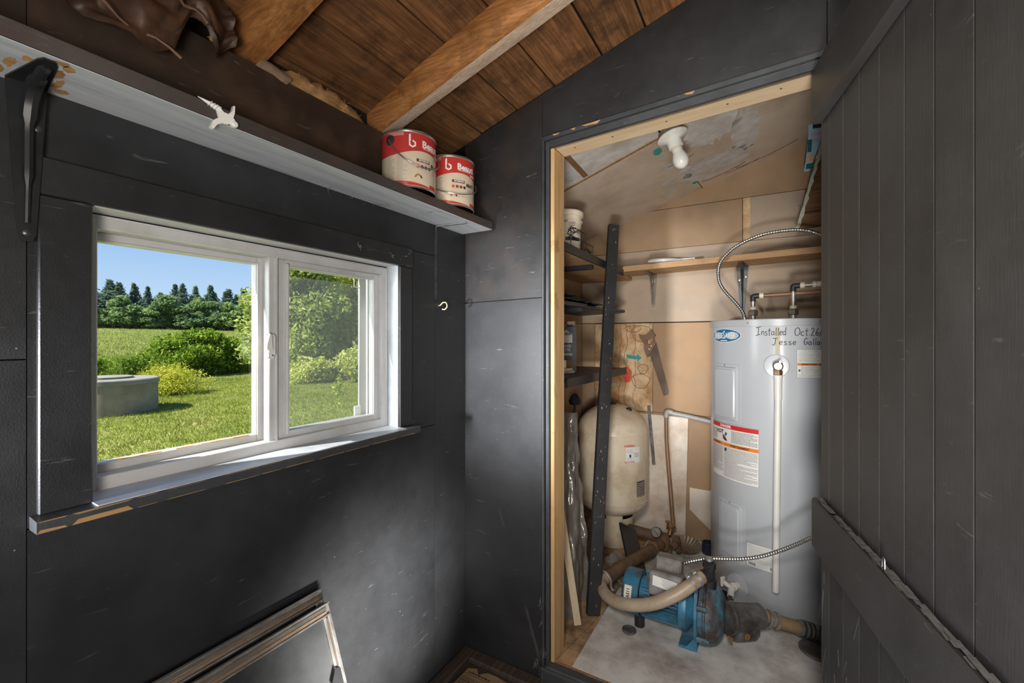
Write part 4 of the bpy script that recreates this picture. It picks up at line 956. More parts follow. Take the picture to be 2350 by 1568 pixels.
for k in range(2):
    MB().lathe((.172 + .006 * (1 - k), .560, LZ + .0008 + .0128 * k), [(.066 - .005 * k, 0), (.068 - .005 * k, .002), (.068 - .005 * k, .010), (.065 - .005 * k, .012), (.001, .0118)], n=36).build('plastic_disc', M['plastic_bone'], label=('lower, wider', 'upper, narrower')[k] + ' of the two flat white lids on the lower side shelf', cat='lid', group='lids on the lower shelf')
MB().bar((.158, .44, LZ + .001), (.150, .44, LZ + .30), .012, .05, (1, 0, 0)).build('white_board_strip', M['plastic_white'], label='narrow white board strip standing on the lower shelf next to the jamb', cat='board')
MB().box(.15, .185, .70, .73, LZ + .001, LZ + .262, b=.002).build('wood_offcut', M['pine_stick'], label='small pale wood offcut standing behind the blue carton', cat='offcut')
# back shelf with brackets and a glassy rolled bag
bs = thing('back_shelf', 'tan board shelf across the back wall above the heater', 'shelf', (1.1, 1.19, 1.64))
bz = lambda x: 1.637 + .020 * (x - .3)
MB().prism([(LS - .008, bz(.34)), (1.9, bz(1.9)), (1.9, bz(1.9) + .022), (LS - .008, bz(.34) + .022)], lambda u, v, d: (u, d, v), 1.09, YB - .001).build('board', M['shelf_ply'], bs, smooth=0)
MB().prism([(LS - .006, bz(.34) + .0), (1.9, bz(1.9) + .0), (1.9, bz(1.9) + .030), (LS - .006, bz(.34) + .030)], lambda u, v, d: (u, d, v), 1.078, 1.0895).build('front_lip', M['shelf_ply'], bs, smooth=0)
def bracket2(label, x, mt, w0, w1, hgt):
    z = bz(x) - .0005; t = thing('shelf_bracket', label, 'bracket', (x, YB - .01, z - hgt), 'brackets under the back shelf')
    MB().prism([(x - w0, z), (x + w0, z), (x + w1, z - hgt + .01), (x, z - hgt), (x - w1, z - hgt + .01)], lambda u, v, d: (u, YB - .0005 - d, v), 0, .004).build('wall_leg', mt, t)
    MB().prism([(x - w0, 0.004), (x + w0, .004), (x + w1, .19), (x - w1, .19)], lambda u, v, d: (u, YB - v, z - d), .0, .003).build('shelf_arm', mt, t)
    MB().tube(smoothpath([(x, YB - .004, z - hgt + .02), (x, YB - .010, z - hgt * .5), (x, YB - .022, z - .06), (x, YB - .05, z - .018), (x, YB - .17, z - .006)]), [.003] * 6 + [.005] * 6 + [.008] * 6 + [.008] * 6 + [.003], 8).build('rib', mt, t)
    q = MB()
    for dx, pz in ((-w0 * .5, z - hgt * .28), (w0 * .55, z - hgt * .22), (0, z - hgt + .012)): q.lathe((x + dx, YB - .0045, pz), [(.005, 0), (.004, .002)], axis=(0, -1, 0), n=10)
    q.build('screw', M['steel'], t, split=True)
bracket2('grey metal bracket under the back shelf, left of the conduit', .462, M['alum_dark'], .022, .010, .20)
bracket2('black metal bracket under the back shelf, inside the conduit loop', .945, M['iron'], .030, .010, .27)
q = MB()
q.shell(lambda u, v: V(.47 + .25 * u, 1.16 + .05 * math.sin(2 * math.pi * v) * (.35 + .75 * math.sin(math.pi * min(1, u * 1.6 + .1)) ** .5), bz(.5) + .052 + .020 * math.cos(2 * math.pi * v) * (.4 + .6 * math.sin(math.pi * min(1, u * 1.4 + .15))) + .004 * fbm(u * 8, v * 5, 2)), 24, 18, .001)
q.build('rolled_plastic_bag', M['bag'], label='rolled clear plastic bag lying on the back shelf', cat='bag', smooth=60)

# ------------------------------------------------------------------ hanging things on the back wall
sw = thing('hand_saw', 'old rusty hand saw with a worn wooden handle hanging on the back wall', 'saw', (.46, YB - .004, .91))
def wf_(y0): return lambda u, v, d: V(u, YB - .004 - d - y0, v)
MB().prism([(.425, 1.20), (.482, 1.225), (.555, .928), (.549, .914), (.524, .903)], wf_(.0), 0, .002).build('blade', M['saw_steel'], sw, smooth=0)
outer = [(.379, 1.272), (.385, 1.276), (.398, 1.264), (.420, 1.270), (.440, 1.284), (.452, 1.306), (.460, 1.303), (.466, 1.288), (.480, 1.268), (.476, 1.262), (.471, 1.262), (.473, 1.238), (.482, 1.215), (.468, 1.195), (.440, 1.140), (.428, 1.135), (.425, 1.15), (.418, 1.165), (.410, 1.195), (.412, 1.215), (.400, 1.235), (.388, 1.25)]
hole = [(.428, 1.222), (.432, 1.240), (.448, 1.254), (.462, 1.252), (.464, 1.240), (.470, 1.226), (.452, 1.215), (.436, 1.212)]
bm = bmesh.new()
def ring(ps, y): return [bm.verts.new((u, y, v)) for u, v in ps]
vs_, fs_ = [], []
oa = ring(outer, YB - .006); ha = ring(hole, YB - .006)
for r_ in (oa, ha):
    for i in range(len(r_)): bm.edges.new((r_[i], r_[(i + 1) % len(r_)]))
bmesh.ops.triangle_fill(bm, use_beauty=True, edges=bm.edges[:])
ret = bmesh.ops.extrude_face_region(bm, geom=bm.faces[:])
for v in ret['geom']:
    if isinstance(v, bmesh.types.BMVert): v.co.y -= .018
bm.verts.index_update()
MB().add([v.co for v in bm.verts], [[v.index for v in f.verts] for f in bm.faces]).build('handle', M['saw_wood'], sw, smooth=30); bm.free()
q = MB()
for u, v in ((.440, 1.185), (.452, 1.205)): q.lathe((u, YB - .025, v), [(.006, 0), (.006, .0012), (.003, .002)], axis=(0, -1, 0), n=12)
q.build('rivet', M['brass_old'], sw, split=True)
MB().tube([(.452, YB - .028, 1.262), (.455, YB - .028, 1.10), (.456, YB - .004, .82)], .0009, 5).tube([(.450, YB - .028, 1.115), (.457, YB - .03, 1.095), (.452, YB - .03, 1.075)], .002, 5).build('hanging_cord', M['cobweb'], label='thin pale cord hanging down across the rusty saw', cat='cord')
q = MB().bar((.437, YB - .012, .838), (.474, YB - .040, .49), .018, .008, (0, 1, 0), b=.001); q.build('grey_batten_stick', M['cast_grey'], label='thin grey stick hanging beside the cream tank', cat='stick')
# white boards at the foot of the back wall
MB().prism([(.30, .082), (.650, .082), (.664, .784), (.30, .79)], lambda u, v, d: V(u, YB - .002 - d - .03 * (.8 - v), v), 0, .009).build('white_board', M['white_board'], label='tall white wallboard offcut standing against the back wall behind the tank', cat='board', smooth=0)
MB().prism([(.672, .25), (.672, .378), (.80, .376), (.98, .37), (.98, .085), (.93, .09), (.80, .14), (.74, .19)], lambda u, v, d: V(u, YB - .002 - d - .02 * (.4 - v), v), 0, .008).build('white_board_scrap', M['white_board'], label='curved white board scrap standing left of the grey heater', cat='board', smooth=0)
# grey drain pipe and brown poly pipe
q = MB().tube(smoothpath([(.552, YB - .035, .812), (.68, YB - .035, .795), (.86, YB - .04, .765)]), .0135, 14)
M['grey_pipe'] = plain('grey_plastic_pipe', (.36, .355, .345), .4, var=.08)
gp = q.build('grey_pipe', M['grey_pipe'], label='short grey pipe running from the elbow behind the heater', cat='pipe')
q = MB().tube(smoothpath([(.552, YB - .036, .815), (.546, YB - .038, .79), (.549, YB - .045, .65), (.562, YB - .06, .50), (.585, YB - .10, .32), (.610, YB - .17, .185)]), .0115, 12)
pp = q.build('brown_poly_pipe', M['poly_pipe'], label='thin brown plastic pipe curving down the white board to the manifold', cat='pipe')
MB().tube(smoothpath([(.545, YB - .036, .782), (.547, YB - .036, .808), (.560, YB - .036, .815), (.580, YB - .035, .810)]), .016, 12).build('elbow', M['grey_pipe'], pp)

# ------------------------------------------------------------------ ceiling lamp in the pump room
bl = V(.716, .455, uz(.716)) - unn * .0005
lf = thing('ceiling_light', 'porcelain lamp holder with a white bulb, unlit, on the sloping ceiling', 'light', bl)
ax = (-unn + V(.0, .06, -.15)).normalized()
MB().lathe(bl, [(.048, 0), (.05, .002), (.05, .024), (.044, .026)], axis=-unn, n=20).build('junction_box', M['alum_dark'], lf)
b0 = bl - unn * .026
MB().lathe(b0, [(.060, 0), (.062, .005), (.056, .010), (.036, .017), (.030, .022), (.029, .052), (.025, .054), (.001, .053)], axis=-unn, n=40).build('holder', M['porcelain'], lf)
b1 = b0 - unn * .052
MB().lathe(b1, [(.0215, 0), (.0215, .014)], axis=-unn, n=24).build('collar', M['plastic_bone'], lf)
MB().lathe(b1 + (-unn) * .012, [(.0205, 0), (.021, .012), (.026, .024), (.0305, .040), (.031, .052), (.027, .066), (.018, .077), (.008, .082), (.0005, .083)], axis=-unn, n=32).build('bulb', M['bulb'], lf)

# torn printed sheet and bare planks above the heater
pk = thing('plank_panel', 'brown plank panel with a ragged plaster edge above the heater', 'panel', (1.33, 1.18, 1.79))
edge = lambda z: 1.192 + (z - 1.80) * .245
for z0, z1 in ((1.795, 1.868), (1.874, 2.036), (2.042, 2.20)):
    MB().prism([(edge(z0) + .010, z0), (1.62, z0 + .012), (1.62, z1 + .012), (edge(z1) + .010, z1)], lambda u, v, d: (u, 1.15 + d, v), 0, .016).build('plank', M['plank_brown'], pk, smooth=0)
rr = random.Random(31); q = MB(); zz = 1.795; L_, R_ = [], []
while zz < 2.22:
    L_.append((edge(zz) - .002 + rr.uniform(-.003, .003), zz)); R_.append((edge(zz) + .012 + rr.uniform(-.004, .004), zz)); zz += .02
q.prism(L_ + R_[::-1], lambda u, v, d: (u, 1.135 + d, v), 0, .030).build('ragged_edge', M['plaster_edge'], pk, smooth=0)
q = MB()
for z_, l in ((2.12, .03), (1.90, .025)): q.tube([(edge(z_) + .002, 1.134, z_), (edge(z_) - l, 1.12, z_ + .004)], .0016, 5)
q.build('nail', M['steel'], pk, split=True)
ps = thing('printed_sheet', 'glossy blue printed plastic strip with red and pink patches hanging beside the door edge', 'sheet', (1.25, 1.11, 2.06))
def pf(u, v, d=0): return V(1.236 + u + .012 * math.sin(v * 9), 1.115 - d - .01 * math.cos(u * 30), 2.06 + v)
q = MB().shell(lambda u, v: pf(-.018 + (.02 + .075 * min(1, v * 1.2)) * u + .012 * v, .40 * v), 8, 30, .0015); q.build('sheet', M['sheet_blue'], ps)
q = MB()
for u0, u1, v0, v1, m_ in ((-.012, .03, .27, .305, 1), (-.016, .03, .255, .268, 3), (-.012, .028, .335, .36, 1), (.0, .04, .20, .232, 3), (-.008, .035, .165, .18, 2), (-.016, .0, .09, .15, 0), (-.014, .014, .04, .085, 4), (-.012, .02, .01, .035, 0), (.0, .03, .135, .15, 2)):
    q.grid(lambda u, v: pf(u0 + (u1 - u0) * u + .012 * (v0 / .4), v0 + (v1 - v0) * v, .0025), 3, 2, m=m_)
q.build('printing', [M['sheet_teal'], M['sheet_red'], M['sheet_pink'], M['black_print'], M['sheet_skin']], ps, smooth=0)
# ------------------------------------------------------------------ water heater
HC = (1.105, .967); HR = .285; HT = 1.333
wh = thing('water_heater', 'tall grey cylindrical electric water heater with handwriting and white drain pipe', 'water heater', (HC[0], HC[1], UZ))
def hp(th, z, dr=0.0): return V(HC[0] + (HR + dr) * math.cos(th), HC[1] + (HR + dr) * math.sin(th), z)
def hd(deg): return R(deg)
MB().lathe((*HC, UZ), [(HR - .035, 0), (HR - .008, .004), (HR, .018), (HR, HT - .031 - UZ), (HR - .004, HT - .029 - UZ)], n=120).build('body', M['heater'], wh)
MB().lathe((*HC, HT), [(HR + .003, -.031), (HR + .004, -.030), (HR + .004, -.003), (HR + .001, 0), (HR - .006, 0), (HR - .010, -.006), (.001, -.008)], n=120).build('lid', M['heater_top'], wh)
q = MB()
for dg in (-152, -113, -60): q.lathe(hp(R(dg), HT - .016, .004), [(.0045, 0), (.0035, .002), (.001, .0026)], axis=(math.cos(R(dg)), math.sin(R(dg)), 0), n=10)
for dg in (-165, -140): q.lathe((HC[0] + .262 * math.cos(R(dg)), HC[1] + .262 * math.sin(R(dg)), HT - .007), [(.004, 0), (.004, .008), (.001, .009)], n=8)
q.build('screw', M['steel'], wh, split=True)
def plate(th0, th1, z0, z1, steps):                       # raised pressed panel, steps [(inset, height)]
    q = MB(); n = 14; loops = []
    for ins, hgt in steps:
        a0, a1 = th0 + ins / HR, th1 - ins / HR; y0, y1 = z0 + ins, z1 - ins; rr_ = .012
        pts = []
        for (cx, cz, s0) in ((a1 - rr_ / HR, y0 + rr_, -90), (a1 - rr_ / HR, y1 - rr_, 0), (a0 + rr_ / HR, y1 - rr_, 90), (a0 + rr_ / HR, y0 + rr_, 180)):
            for k in range(5):
                a = R(s0 + 22.5 * k); pts.append((cx + rr_ / HR * math.cos(a), cz + rr_ * math.sin(a)))
            # subdivide along the arc between corners
        full = []
        for p_, p2 in zip(pts, pts[1:] + pts[:1]):
            m_ = 8 if abs(p2[0] - p_[0]) > .1 else 1
            for k in range(m_): full.append((p_[0] + (p2[0] - p_[0]) * k / m_, p_[1] + (p2[1] - p_[1]) * k / m_))
        loops.append([hp(a, z, hgt) for a, z in full])
    nn = len(loops[0]); vs = [p for l in loops for p in l]; fs = []
    for i in range(len(loops) - 1):
        for k in range(nn): fs.append((i * nn + k, i * nn + (k + 1) % nn, (i + 1) * nn + (k + 1) % nn, (i + 1) * nn + k))
    q.add(vs, fs)
    a0, a1 = th0 + steps[-1][0] / HR, th1 - steps[-1][0] / HR
    q.grid(lambda u, v: hp(a0 + (a1 - a0) * u, z0 + steps[-1][0] + (z1 - z0 - 2 * steps[-1][0]) * v, steps[-1][1]), 10, 1)
    return q
prof = [(0, .0002), (.0015, .003), (.012, .003), (.017, .010), (.022, .010), (.027, .014), (.030, .0145)]
for a0, a1, z0, z1, l in ((-153, -119.5, .868, 1.135, 'upper'), (-145, -115.5, .258, .520, 'lower')):
    p_ = plate(R(a0), R(a1), z0, z1, prof).build('access_panel', M['heater'], wh, smooth=25)
    MB().lathe(hp(R((a0 + a1) / 2), z1 - .0065, .003), [(.0042, 0), (.0036, .0016), (.001, .002)], axis=(math.cos(R((a0 + a1) / 2)), math.sin(R((a0 + a1) / 2)), 0), n=10).build('screw', M['steel'], p_, split=True)
def patch(q, a0, a1, z0, z1, dr, m=0, n=16): q.grid(lambda u, v: hp(R(a0) + (R(a1) - R(a0)) * u, z0 + (z1 - z0) * v, dr), n, 1, m)
# oval badge
bc0, bz0 = R(-138), 1.263
q = MB()
for s_, dr, m_ in ((1.0, .0006, 1), (.955, .0010, 0)):
    q.add([hp(bc0 + .094 * s_ * math.cos(a) / HR, bz0 + .031 * (s_ if s_ == 1 else .93) * math.sin(a), dr) for a in np.linspace(0, 2 * math.pi, 49)[:-1]] + [hp(bc0, bz0, dr)], [(k, (k + 1) % 48, 48) for k in range(48)], m_)
bd = q.build('badge', [M['blue_logo'], M['label_white']], wh, smooth=0, label='blue oval badge')
q = MB()
x = -.076
for ch, sz in zip('SPACESAVER', (.050, .036, .036, .036, .036, .050, .036, .036, .036, .036)):
    vs, fs = text_mesh(ch, sz, bold=.0007, align='LEFT', sx=.60)
    w = max(v[0] for v in vs)
    q.add([hp(bc0 + (x + u) / HR, bz0 + v + (.0015 if sz > .04 else -.001), .0014) for u, v in vs], fs); x += w + .0012
put_text(q, 'SINCE 1938', .0075, lambda u, v: hp(bc0 + u / HR, bz0 - .0235 + v, .0014), bold=.0004) if False else q.grid(lambda u, v: hp(bc0 + (-.022 + .044 * u) / HR, bz0 - .0245 + .004 * v, .0014), 8, 1)
q.build('lettering', M['white_print'], bd, smooth=0)
# marker handwriting, single strokes
G = {'I': [[(.0, 1), (.9, 1.1)], [(.45, 1.05), (.45, .05)], [(.0, -.05), (.8, .1)]], 'n': [[(0, .5), (.05, 0)], [(.03, .35), (.25, .52), (.4, .35), (.42, 0)]], 's': [[(.4, .5), (.1, .45), (.1, .3), (.38, .2), (.36, .02), (.0, 0)]], 't': [[(.2, .9), (.2, .05), (.35, 0)], [(0, .58), (.45, .62)]],
     'a': [[(.4, .45), (.12, .48), (0, .2), (.12, 0), (.38, .15), (.4, .5)], [(.4, .5), (.42, .1), (.5, 0)]], 'l': [[(.1, 1), (.1, .05), (.2, 0)]], 'e': [[(.02, .25), (.4, .3), (.36, .5), (.1, .48), (0, .2), (.15, 0), (.42, .08)]], 'd': [[(.4, .42), (.12, .48), (0, .2), (.12, 0), (.38, .12)], [(.42, 1), (.40, .1), (.48, 0)]],
     'O': [[(.4, 1), (.1, .85), (0, .4), (.2, 0), (.6, .15), (.7, .6), (.5, .95), (.3, .98)]], 'c': [[(.42, .42), (.2, .5), (0, .25), (.12, 0), (.42, .05)]], '.': [[(.05, 0), (.1, .04)]], '2': [[(0, .75), (.2, .95), (.42, .75), (.05, .05), (.1, .02), (.55, .0)]], '6': [[(.35, .95), (.05, .5), (.02, .15), (.25, 0), (.42, .2), (.25, .42), (.05, .25)]], '/': [[(.4, 1), (0, -.1)]], '0': [[(.25, .9), (0, .45), (.2, 0), (.45, .4), (.25, .9)]],
     'J': [[(0, .95), (.75, 1)], [(.42, 1), (.38, .15), (.2, -.08), (0, .08)]], 'G': [[(.6, .85), (.3, 1), (.02, .55), (.15, .08), (.5, .15), (.55, .42), (.3, .42)]], 'g': [[(.4, .4), (.15, .48), (0, .2), (.15, 0), (.38, .2), (.42, .48)], [(.42, .48), (.38, -.3), (.15, -.45), (-.05, -.3)]]}
q = MB()
def scrawl(word, deg, z, hgt, gap=.16, slant=.10, xs=1.0):
    x = 0
    for ch in word:
        if ch == ' ': x += .5; continue
        for stk in G[ch]:
            pts = [(x + u + slant * v * .6, v) for u, v in stk]
            sp = smoothpath([(u, v, 0) for u, v in pts], 4) if len(pts) > 2 else [V(*pts[0], 0), V(*pts[1], 0)]
            q.tube([hp(R(deg) + p.x * xs * hgt / HR, z + p.y * hgt, .0005) for p in sp], .00135, 5)
        x += max(u for stk in G[ch] for u, v in stk) + gap
    return x * hgt
scrawl('Installed', -107, 1.264, .032, .14, xs=.68); scrawl('Oct.26/20', -78.5, 1.262, .032, .16, xs=.80)
q.build('handwriting', M['black_print'], wh, label='upper line of black marker handwriting'); q = MB()
scrawl('Jesse', -94.5, 1.224, .027, .24, xs=.92); scrawl('Gallag', -72, 1.224, .027, .17, xs=.86)
q.build('handwriting', M['black_print'], wh, label='lower line of black marker handwriting')
# paper labels
def lines(q, a0, a1, z0, z1, n, hgt, m, dr, seed, dens=.85):
    rr = random.Random(seed)
    for k in range(n):
        z = z1 - (z1 - z0) * (k + .5) / n; a = a0; end = a1 if rr.random() < dens else a0 + (a1 - a0) * rr.uniform(.4, .9)
        while a < end:
            b_ = min(a + rr.uniform(.6, 2.2), end); patch(q, a, b_, z - hgt / 2, z + hgt / 2, dr, m, 2); a = b_ + rr.uniform(.15, .35)
def label(a0, a1, z0, z1, name): 
    q = MB(); patch(q, a0, a1, z0, z1, .0007, 1); patch(q, a0 + .35, a1 - .35, z0 + .0018, z1 - .0018, .0011, 0)
    return q.build(name, [M['label_white'], M['grey_print']], wh, smooth=0)
A0, A1, Z0, Z1 = -157, -104.3, .613, .862
lb1 = label(A0, A1, Z0, Z1, 'warning_label'); tag(lb1, 'white safety label with red and orange bands')
q = MB(); mid = A0 + (A1 - A0) * .36
patch(q, A0 + .35, A1 - .35, Z1 - .021, Z1 - .002, .0014, 0); patch(q, A0 + .35, A1 - .35, .760, .776, .0014, 1); patch(q, mid - .1, mid + .1, Z0 + .004, .76, .0016, 2, 1); patch(q, mid - .2, mid + .2, .760, .776, .0016, 3, 1)
put_text(q, 'DANGER', .0165, lambda u, v: hp(R(-136) + u / HR, Z1 - .0115 + v, .0018), m=3, bold=.0007)
put_text(q, 'WARNING', .011, lambda u, v: hp(R(-148) + u / HR, .768 + v, .0018), m=2, bold=.0004)
put_text(q, 'AVERTISSEMENT', .0125, lambda u, v: hp(R(-121) + u / HR, .768 + v, .0018), m=2, bold=.0005)
put_text(q, 'HOT', .024, lambda u, v: hp(R(-143.5) + u / HR, .822 + v, .0018), m=2, bold=.001)
for pts, m_ in (([(-140, .806), (-138, .812), (-133, .784), (-136, .790)], 0), ([(-137, .812), (-135.2, .826), (-133.5, .818), (-135.5, .804)], 4), ([(-139.5, .80), (-136, .802), (-134, .783), (-137.5, .787)], 2)):
    q.add([hp(R(a), z, .0018) for a, z in pts], [(0, 1, 2, 3)], m_)
lines(q, A0 + 1.2, A0 + 9, .785, .832, 9, .0016, 2, .0018, 1); lines(q, -129, A1 - 1.2, .782, .836, 11, .0018, 2, .0018, 2)
lines(q, A0 + 1.2, mid - 1, .640, .756, 24, .0015, 2, .0018, 3); lines(q, mid + 1, A1 - 1.2, .622, .756, 30, .0014, 2, .0018, 4)
patch(q, mid + 1.2, mid + 3.6, .738, .752, .0020, 2, 2)
q.build('printed_text', [M['label_red'], M['label_orange'], M['black_print'], M['white_print'], M['blue_logo']], lb1, smooth=0, kind='stuff')
lb2 = label(-114.5, -89.0, .268, .370, 'rating_label'); q = MB()
lines(q, -113, -92, .315, .362, 8, .0013, 0, .0018, 5, .4); lines(q, -113, -92, .292, .312, 5, .0011, 0, .0018, 6, .5)
rr = random.Random(2)
for a0 in (-112.5, -96):
    a = a0
    while a < a0 + 5.5: w = rr.uniform(.12, .45); patch(q, a, a + w, .276, .289, .0018, 1, 1); a += w + rr.uniform(.12, .35)
q.build('printed_text', [M['grey_print'], M['black_print']], lb2, smooth=0, kind='stuff')
lb3 = label(-77.2, -48, 1.088, 1.206, 'instruction_label'); q = MB()
patch(q, -76.6, -48.6, 1.139, 1.149, .0014, 0); put_text(q, 'INSTRUCTIONS', .008, lambda u, v: hp(R(-68) + u / HR, 1.144 + v, .0018), m=1, bold=.0004); put_text(q, 'INSTRUCTIONS', .008, lambda u, v: hp(R(-54) + u / HR, 1.144 + v, .0018), m=1, bold=.0004)
lines(q, -76, -60, 1.152, 1.203, 12, .0014, 2, .0018, 7); lines(q, -58.5, -49.5, 1.152, 1.203, 12, .0014, 2, .0018, 8)
lines(q, -73, -60.5, 1.105, 1.136, 7, .0014, 2, .0018, 9); lines(q, -58.5, -49.5, 1.105, 1.136, 7, .0014, 2, .0018, 10); lines(q, -76, -49.5, 1.092, 1.100, 2, .0013, 2, .0018, 12)
patch(q, -73.6, -73.4, 1.103, 1.138, .0018, 1, 1); patch(q, -59.9, -59.7, 1.103, 1.148, .0018, 1, 1); patch(q, -76.6, -48.6, 1.1018, 1.1026, .0018, 1)
q.add([hp(R(-75.2) + .005 * math.cos(a) * (1.4 if k % 2 else .5) / HR, 1.119 + .006 * math.sin(a) * (1.3 if k % 2 else .5), .0018) for k, a in enumerate(np.linspace(0, 2 * math.pi, 13)[:-1])], [tuple(range(12))], 1)
q.build('printed_text', [M['label_orange'], M['black_print'], M['grey_print']], lb3, smooth=0, kind='stuff')
q = MB(); patch(q, -92.3, -88.8, 1.16, 1.295, .0003, 0, 2); q.build('drip_stain', M['yellow_stain'], wh, smooth=0)
# relief valve, its white pipe, drain tap
va = -90.4; vd = V(math.cos(R(va)), math.sin(R(va)), 0); vt = V(-vd.y, vd.x, 0)
e = MB().lathe(hp(R(va - 1), 1.137, .0002), [(.047, 0), (.045, .0035), (.030, .0045), (.001, .004)], axis=vd, n=36).build('escutcheon', M['heater'], wh)
vz = 1.137; ctr = hp(R(va), vz, 0)
rv = MB().cyl(ctr, ctr + vd * .040, .011, 16).lathe(ctr + vd * .030, [(.017, 0), (.019, .002), (.019, .016), (.015, .020), (.001, .021)], axis=vd, n=24).lathe(ctr + vd * .038 - V(0, 0, .034), [(.017, 0), (.017, .014), (.013, .020), (.013, .034)], n=6).build('relief_valve', M['brass_old'], wh)
MB().lathe(ctr + vd * .046, [(.0175, 0), (.0175, .006), (.014, .009), (.001, .0095)], axis=vd, n=24).build('valve_cap', M['alum'], rv)
MB().obox(ctr + vd * .060 + V(.004, 0, .008), V(.3, 0, 1), vd, V(1, 0, -.3), .017, .0022, .0045, b=.001).build('test_lever', M['steel'], rv)
p0 = ctr + vd * .038 + V(0, 0, -.036)
MB().tube([p0, p0 + V(0, 0, -.012)], .0175, 20).tube([p0 + V(0, 0, -.012), p0 + V(.0, 0, -.10)], [.0155, .0150], 20).tube([p0 + V(0, 0, -.10), p0 + V(-.008, -.004, -.885)], .0128, 20).build('discharge_pipe', M['pvc'], wh)
dz, da = .160, -122.5; dd_ = V(math.cos(R(da)), math.sin(R(da)), 0); dt = V(-dd_.y, dd_.x, 0); dc0 = hp(R(da), dz)
MB().lathe(dc0, [(.050, 0), (.050, .002), (.047, .003), (.001, .0035)], axis=dd_, n=36).build('escutcheon', M['heater'], wh)
dv = MB().cyl(dc0, dc0 + dd_ * .050, .0135, 18).lathe(dc0 + dd_ * .022, [(.019, 0), (.019, .008)], axis=dd_, n=8).cyl(dc0 + dd_ * .040, dc0 + dd_ * .046 + V(-.0, -.030, -.024), .0135, 18).build('drain_tap', M['pvc'], wh)
MB().cyl(dc0 + dd_ * .045, dc0 + dd_ * .050 - dt * .030 + V(0, 0, .010), .010, 14).obox(dc0 + dd_ * .052 - dt * .036 + V(0, 0, .012), dt, V(0, 0, 1), dd_, .006, .021, .012, b=.004).build('tap_handle', M['pvc'], dv)
e2 = dc0 + dd_ * .046 + V(0, -.0305, -.0245); MB().lathe(e2, [(.0085, 0), (.0085, .0006), (.001, .0006)], axis=V(0, -.78, -.62), n=14).build('outlet', M['gasket'], dv)
# nipples, unions and elbows on top
def nipple(x, y, zt, union_m):
    q = MB().cyl((x, y, HT - .008), (x, y, HT + .030), .0125, 18).build('nipple', M['steel'], wh)
    MB().lathe((x, y, HT + .028), [(.019, 0), (.022, .003), (.022, .022), (.019, .026), (.014, .028)], n=6).build('union_nut', M[union_m], q)
    MB().cyl((x, y, HT + .05), (x, y, zt), .0105, 16).build('riser', M['poly_pipe'] if union_m != 'alum_dark' else M['alum'], q)
    MB().lathe((x, y, HT + .056), [(.0125, 0), (.0145, .001), (.0145, .014), (.0125, .016)], n=20).build('crimp_ring', M['plastic_bone'], q)
    return q
n1 = nipple(1.004, 1.0, 1.455, 'alum_dark'); n2 = nipple(1.170, 1.0, 1.485, 'alum_dark')
for n_, x, z, x2 in ((n1, 1.004, 1.455, 1.60), (n2, 1.170, 1.495, 1.60)):
    MB().tube(smoothpath([(x, 1.0, z - .024), (x, 1.0, z - .004), (x + .006, 1.0, z + .002), (x + .026, 1.0, z + .003)]), .0125, 14).build('elbow', M['rubber'], n_)
    MB().lathe((x + .026, 1.0, z + .003), [(.0125, 0), (.0145, .001), (.0145, .018), (.0125, .019)], axis=(1, 0, 0), n=20).build('crimp_ring', M['plastic_bone'], n_)
    MB().tube([(x + .04, 1.0, z + .003), (x2, 1.01, z + .018)], .0098, 14).build('supply_pipe', M['poly_pipe'] if z < 1.47 else M['alum'], n_)
MB().lathe((1.245, 1.002, 1.5), [(.0125, 0), (.0145, .001), (.0145, .014), (.0125, .015)], axis=(1, 0, 0), n=20).lathe((1.262, 1.002, 1.501), [(.0135, 0), (.0135, .05)], axis=(1, 0, 0), n=20).build('coupling', M['plastic_bone'], n2)
def armoured(path, r, name, parent=None, **k):
    P = smoothpath(path, 14); L = [0]
    for a, b_ in zip(P, P[1:]): L.append(L[-1] + (b_ - a).length)
    n = int(L[-1] / (r * .42)); pts = []; rs = []; j = 0
    for i in range(n + 1):
        s_ = L[-1] * i / n
        while j < len(L) - 2 and L[j + 1] < s_: j += 1
        t_ = (s_ - L[j]) / max(1e-9, L[j + 1] - L[j]); pts.append(P[j].lerp(P[j + 1], t_)); rs.append(r * (1.0 if i % 3 else .78))
    q = MB(); q.tube(pts, rs, 10)
    q.m = [1 if ((f_ // 10) % 3 in (0, 2)) and f_ < n * 10 and ((f_ // 10) % 3 == 0) else 0 for f_ in range(len(q.f))]
    return q.build(name, [M['conduit'], M['conduit_gap']], parent, smooth=60, **k)
armoured([(.968, .985, HT - .006), (.962, .99, 1.375), (.93, .995, 1.425), (.872, 1.0, 1.50), (.850, 1.0, 1.56), (.857, 1.0, 1.63), (.90, 1.0, 1.685), (.955, 1.0, 1.722), (1.04, 1.0, 1.753), (1.14, 1.0, 1.762), (1.22, 1.0, 1.752), (1.30, 1.0, 1.715), (1.42, 1.02, 1.66)], .0085, 'armoured_conduit', label='silver flexible conduit looping from the top of the grey heater', cat='conduit')
MB().cyl((.968, .985, HT - .008), (.968, .985, HT + .018), .014, 16).build('conduit_connector', M['steel'], wh)

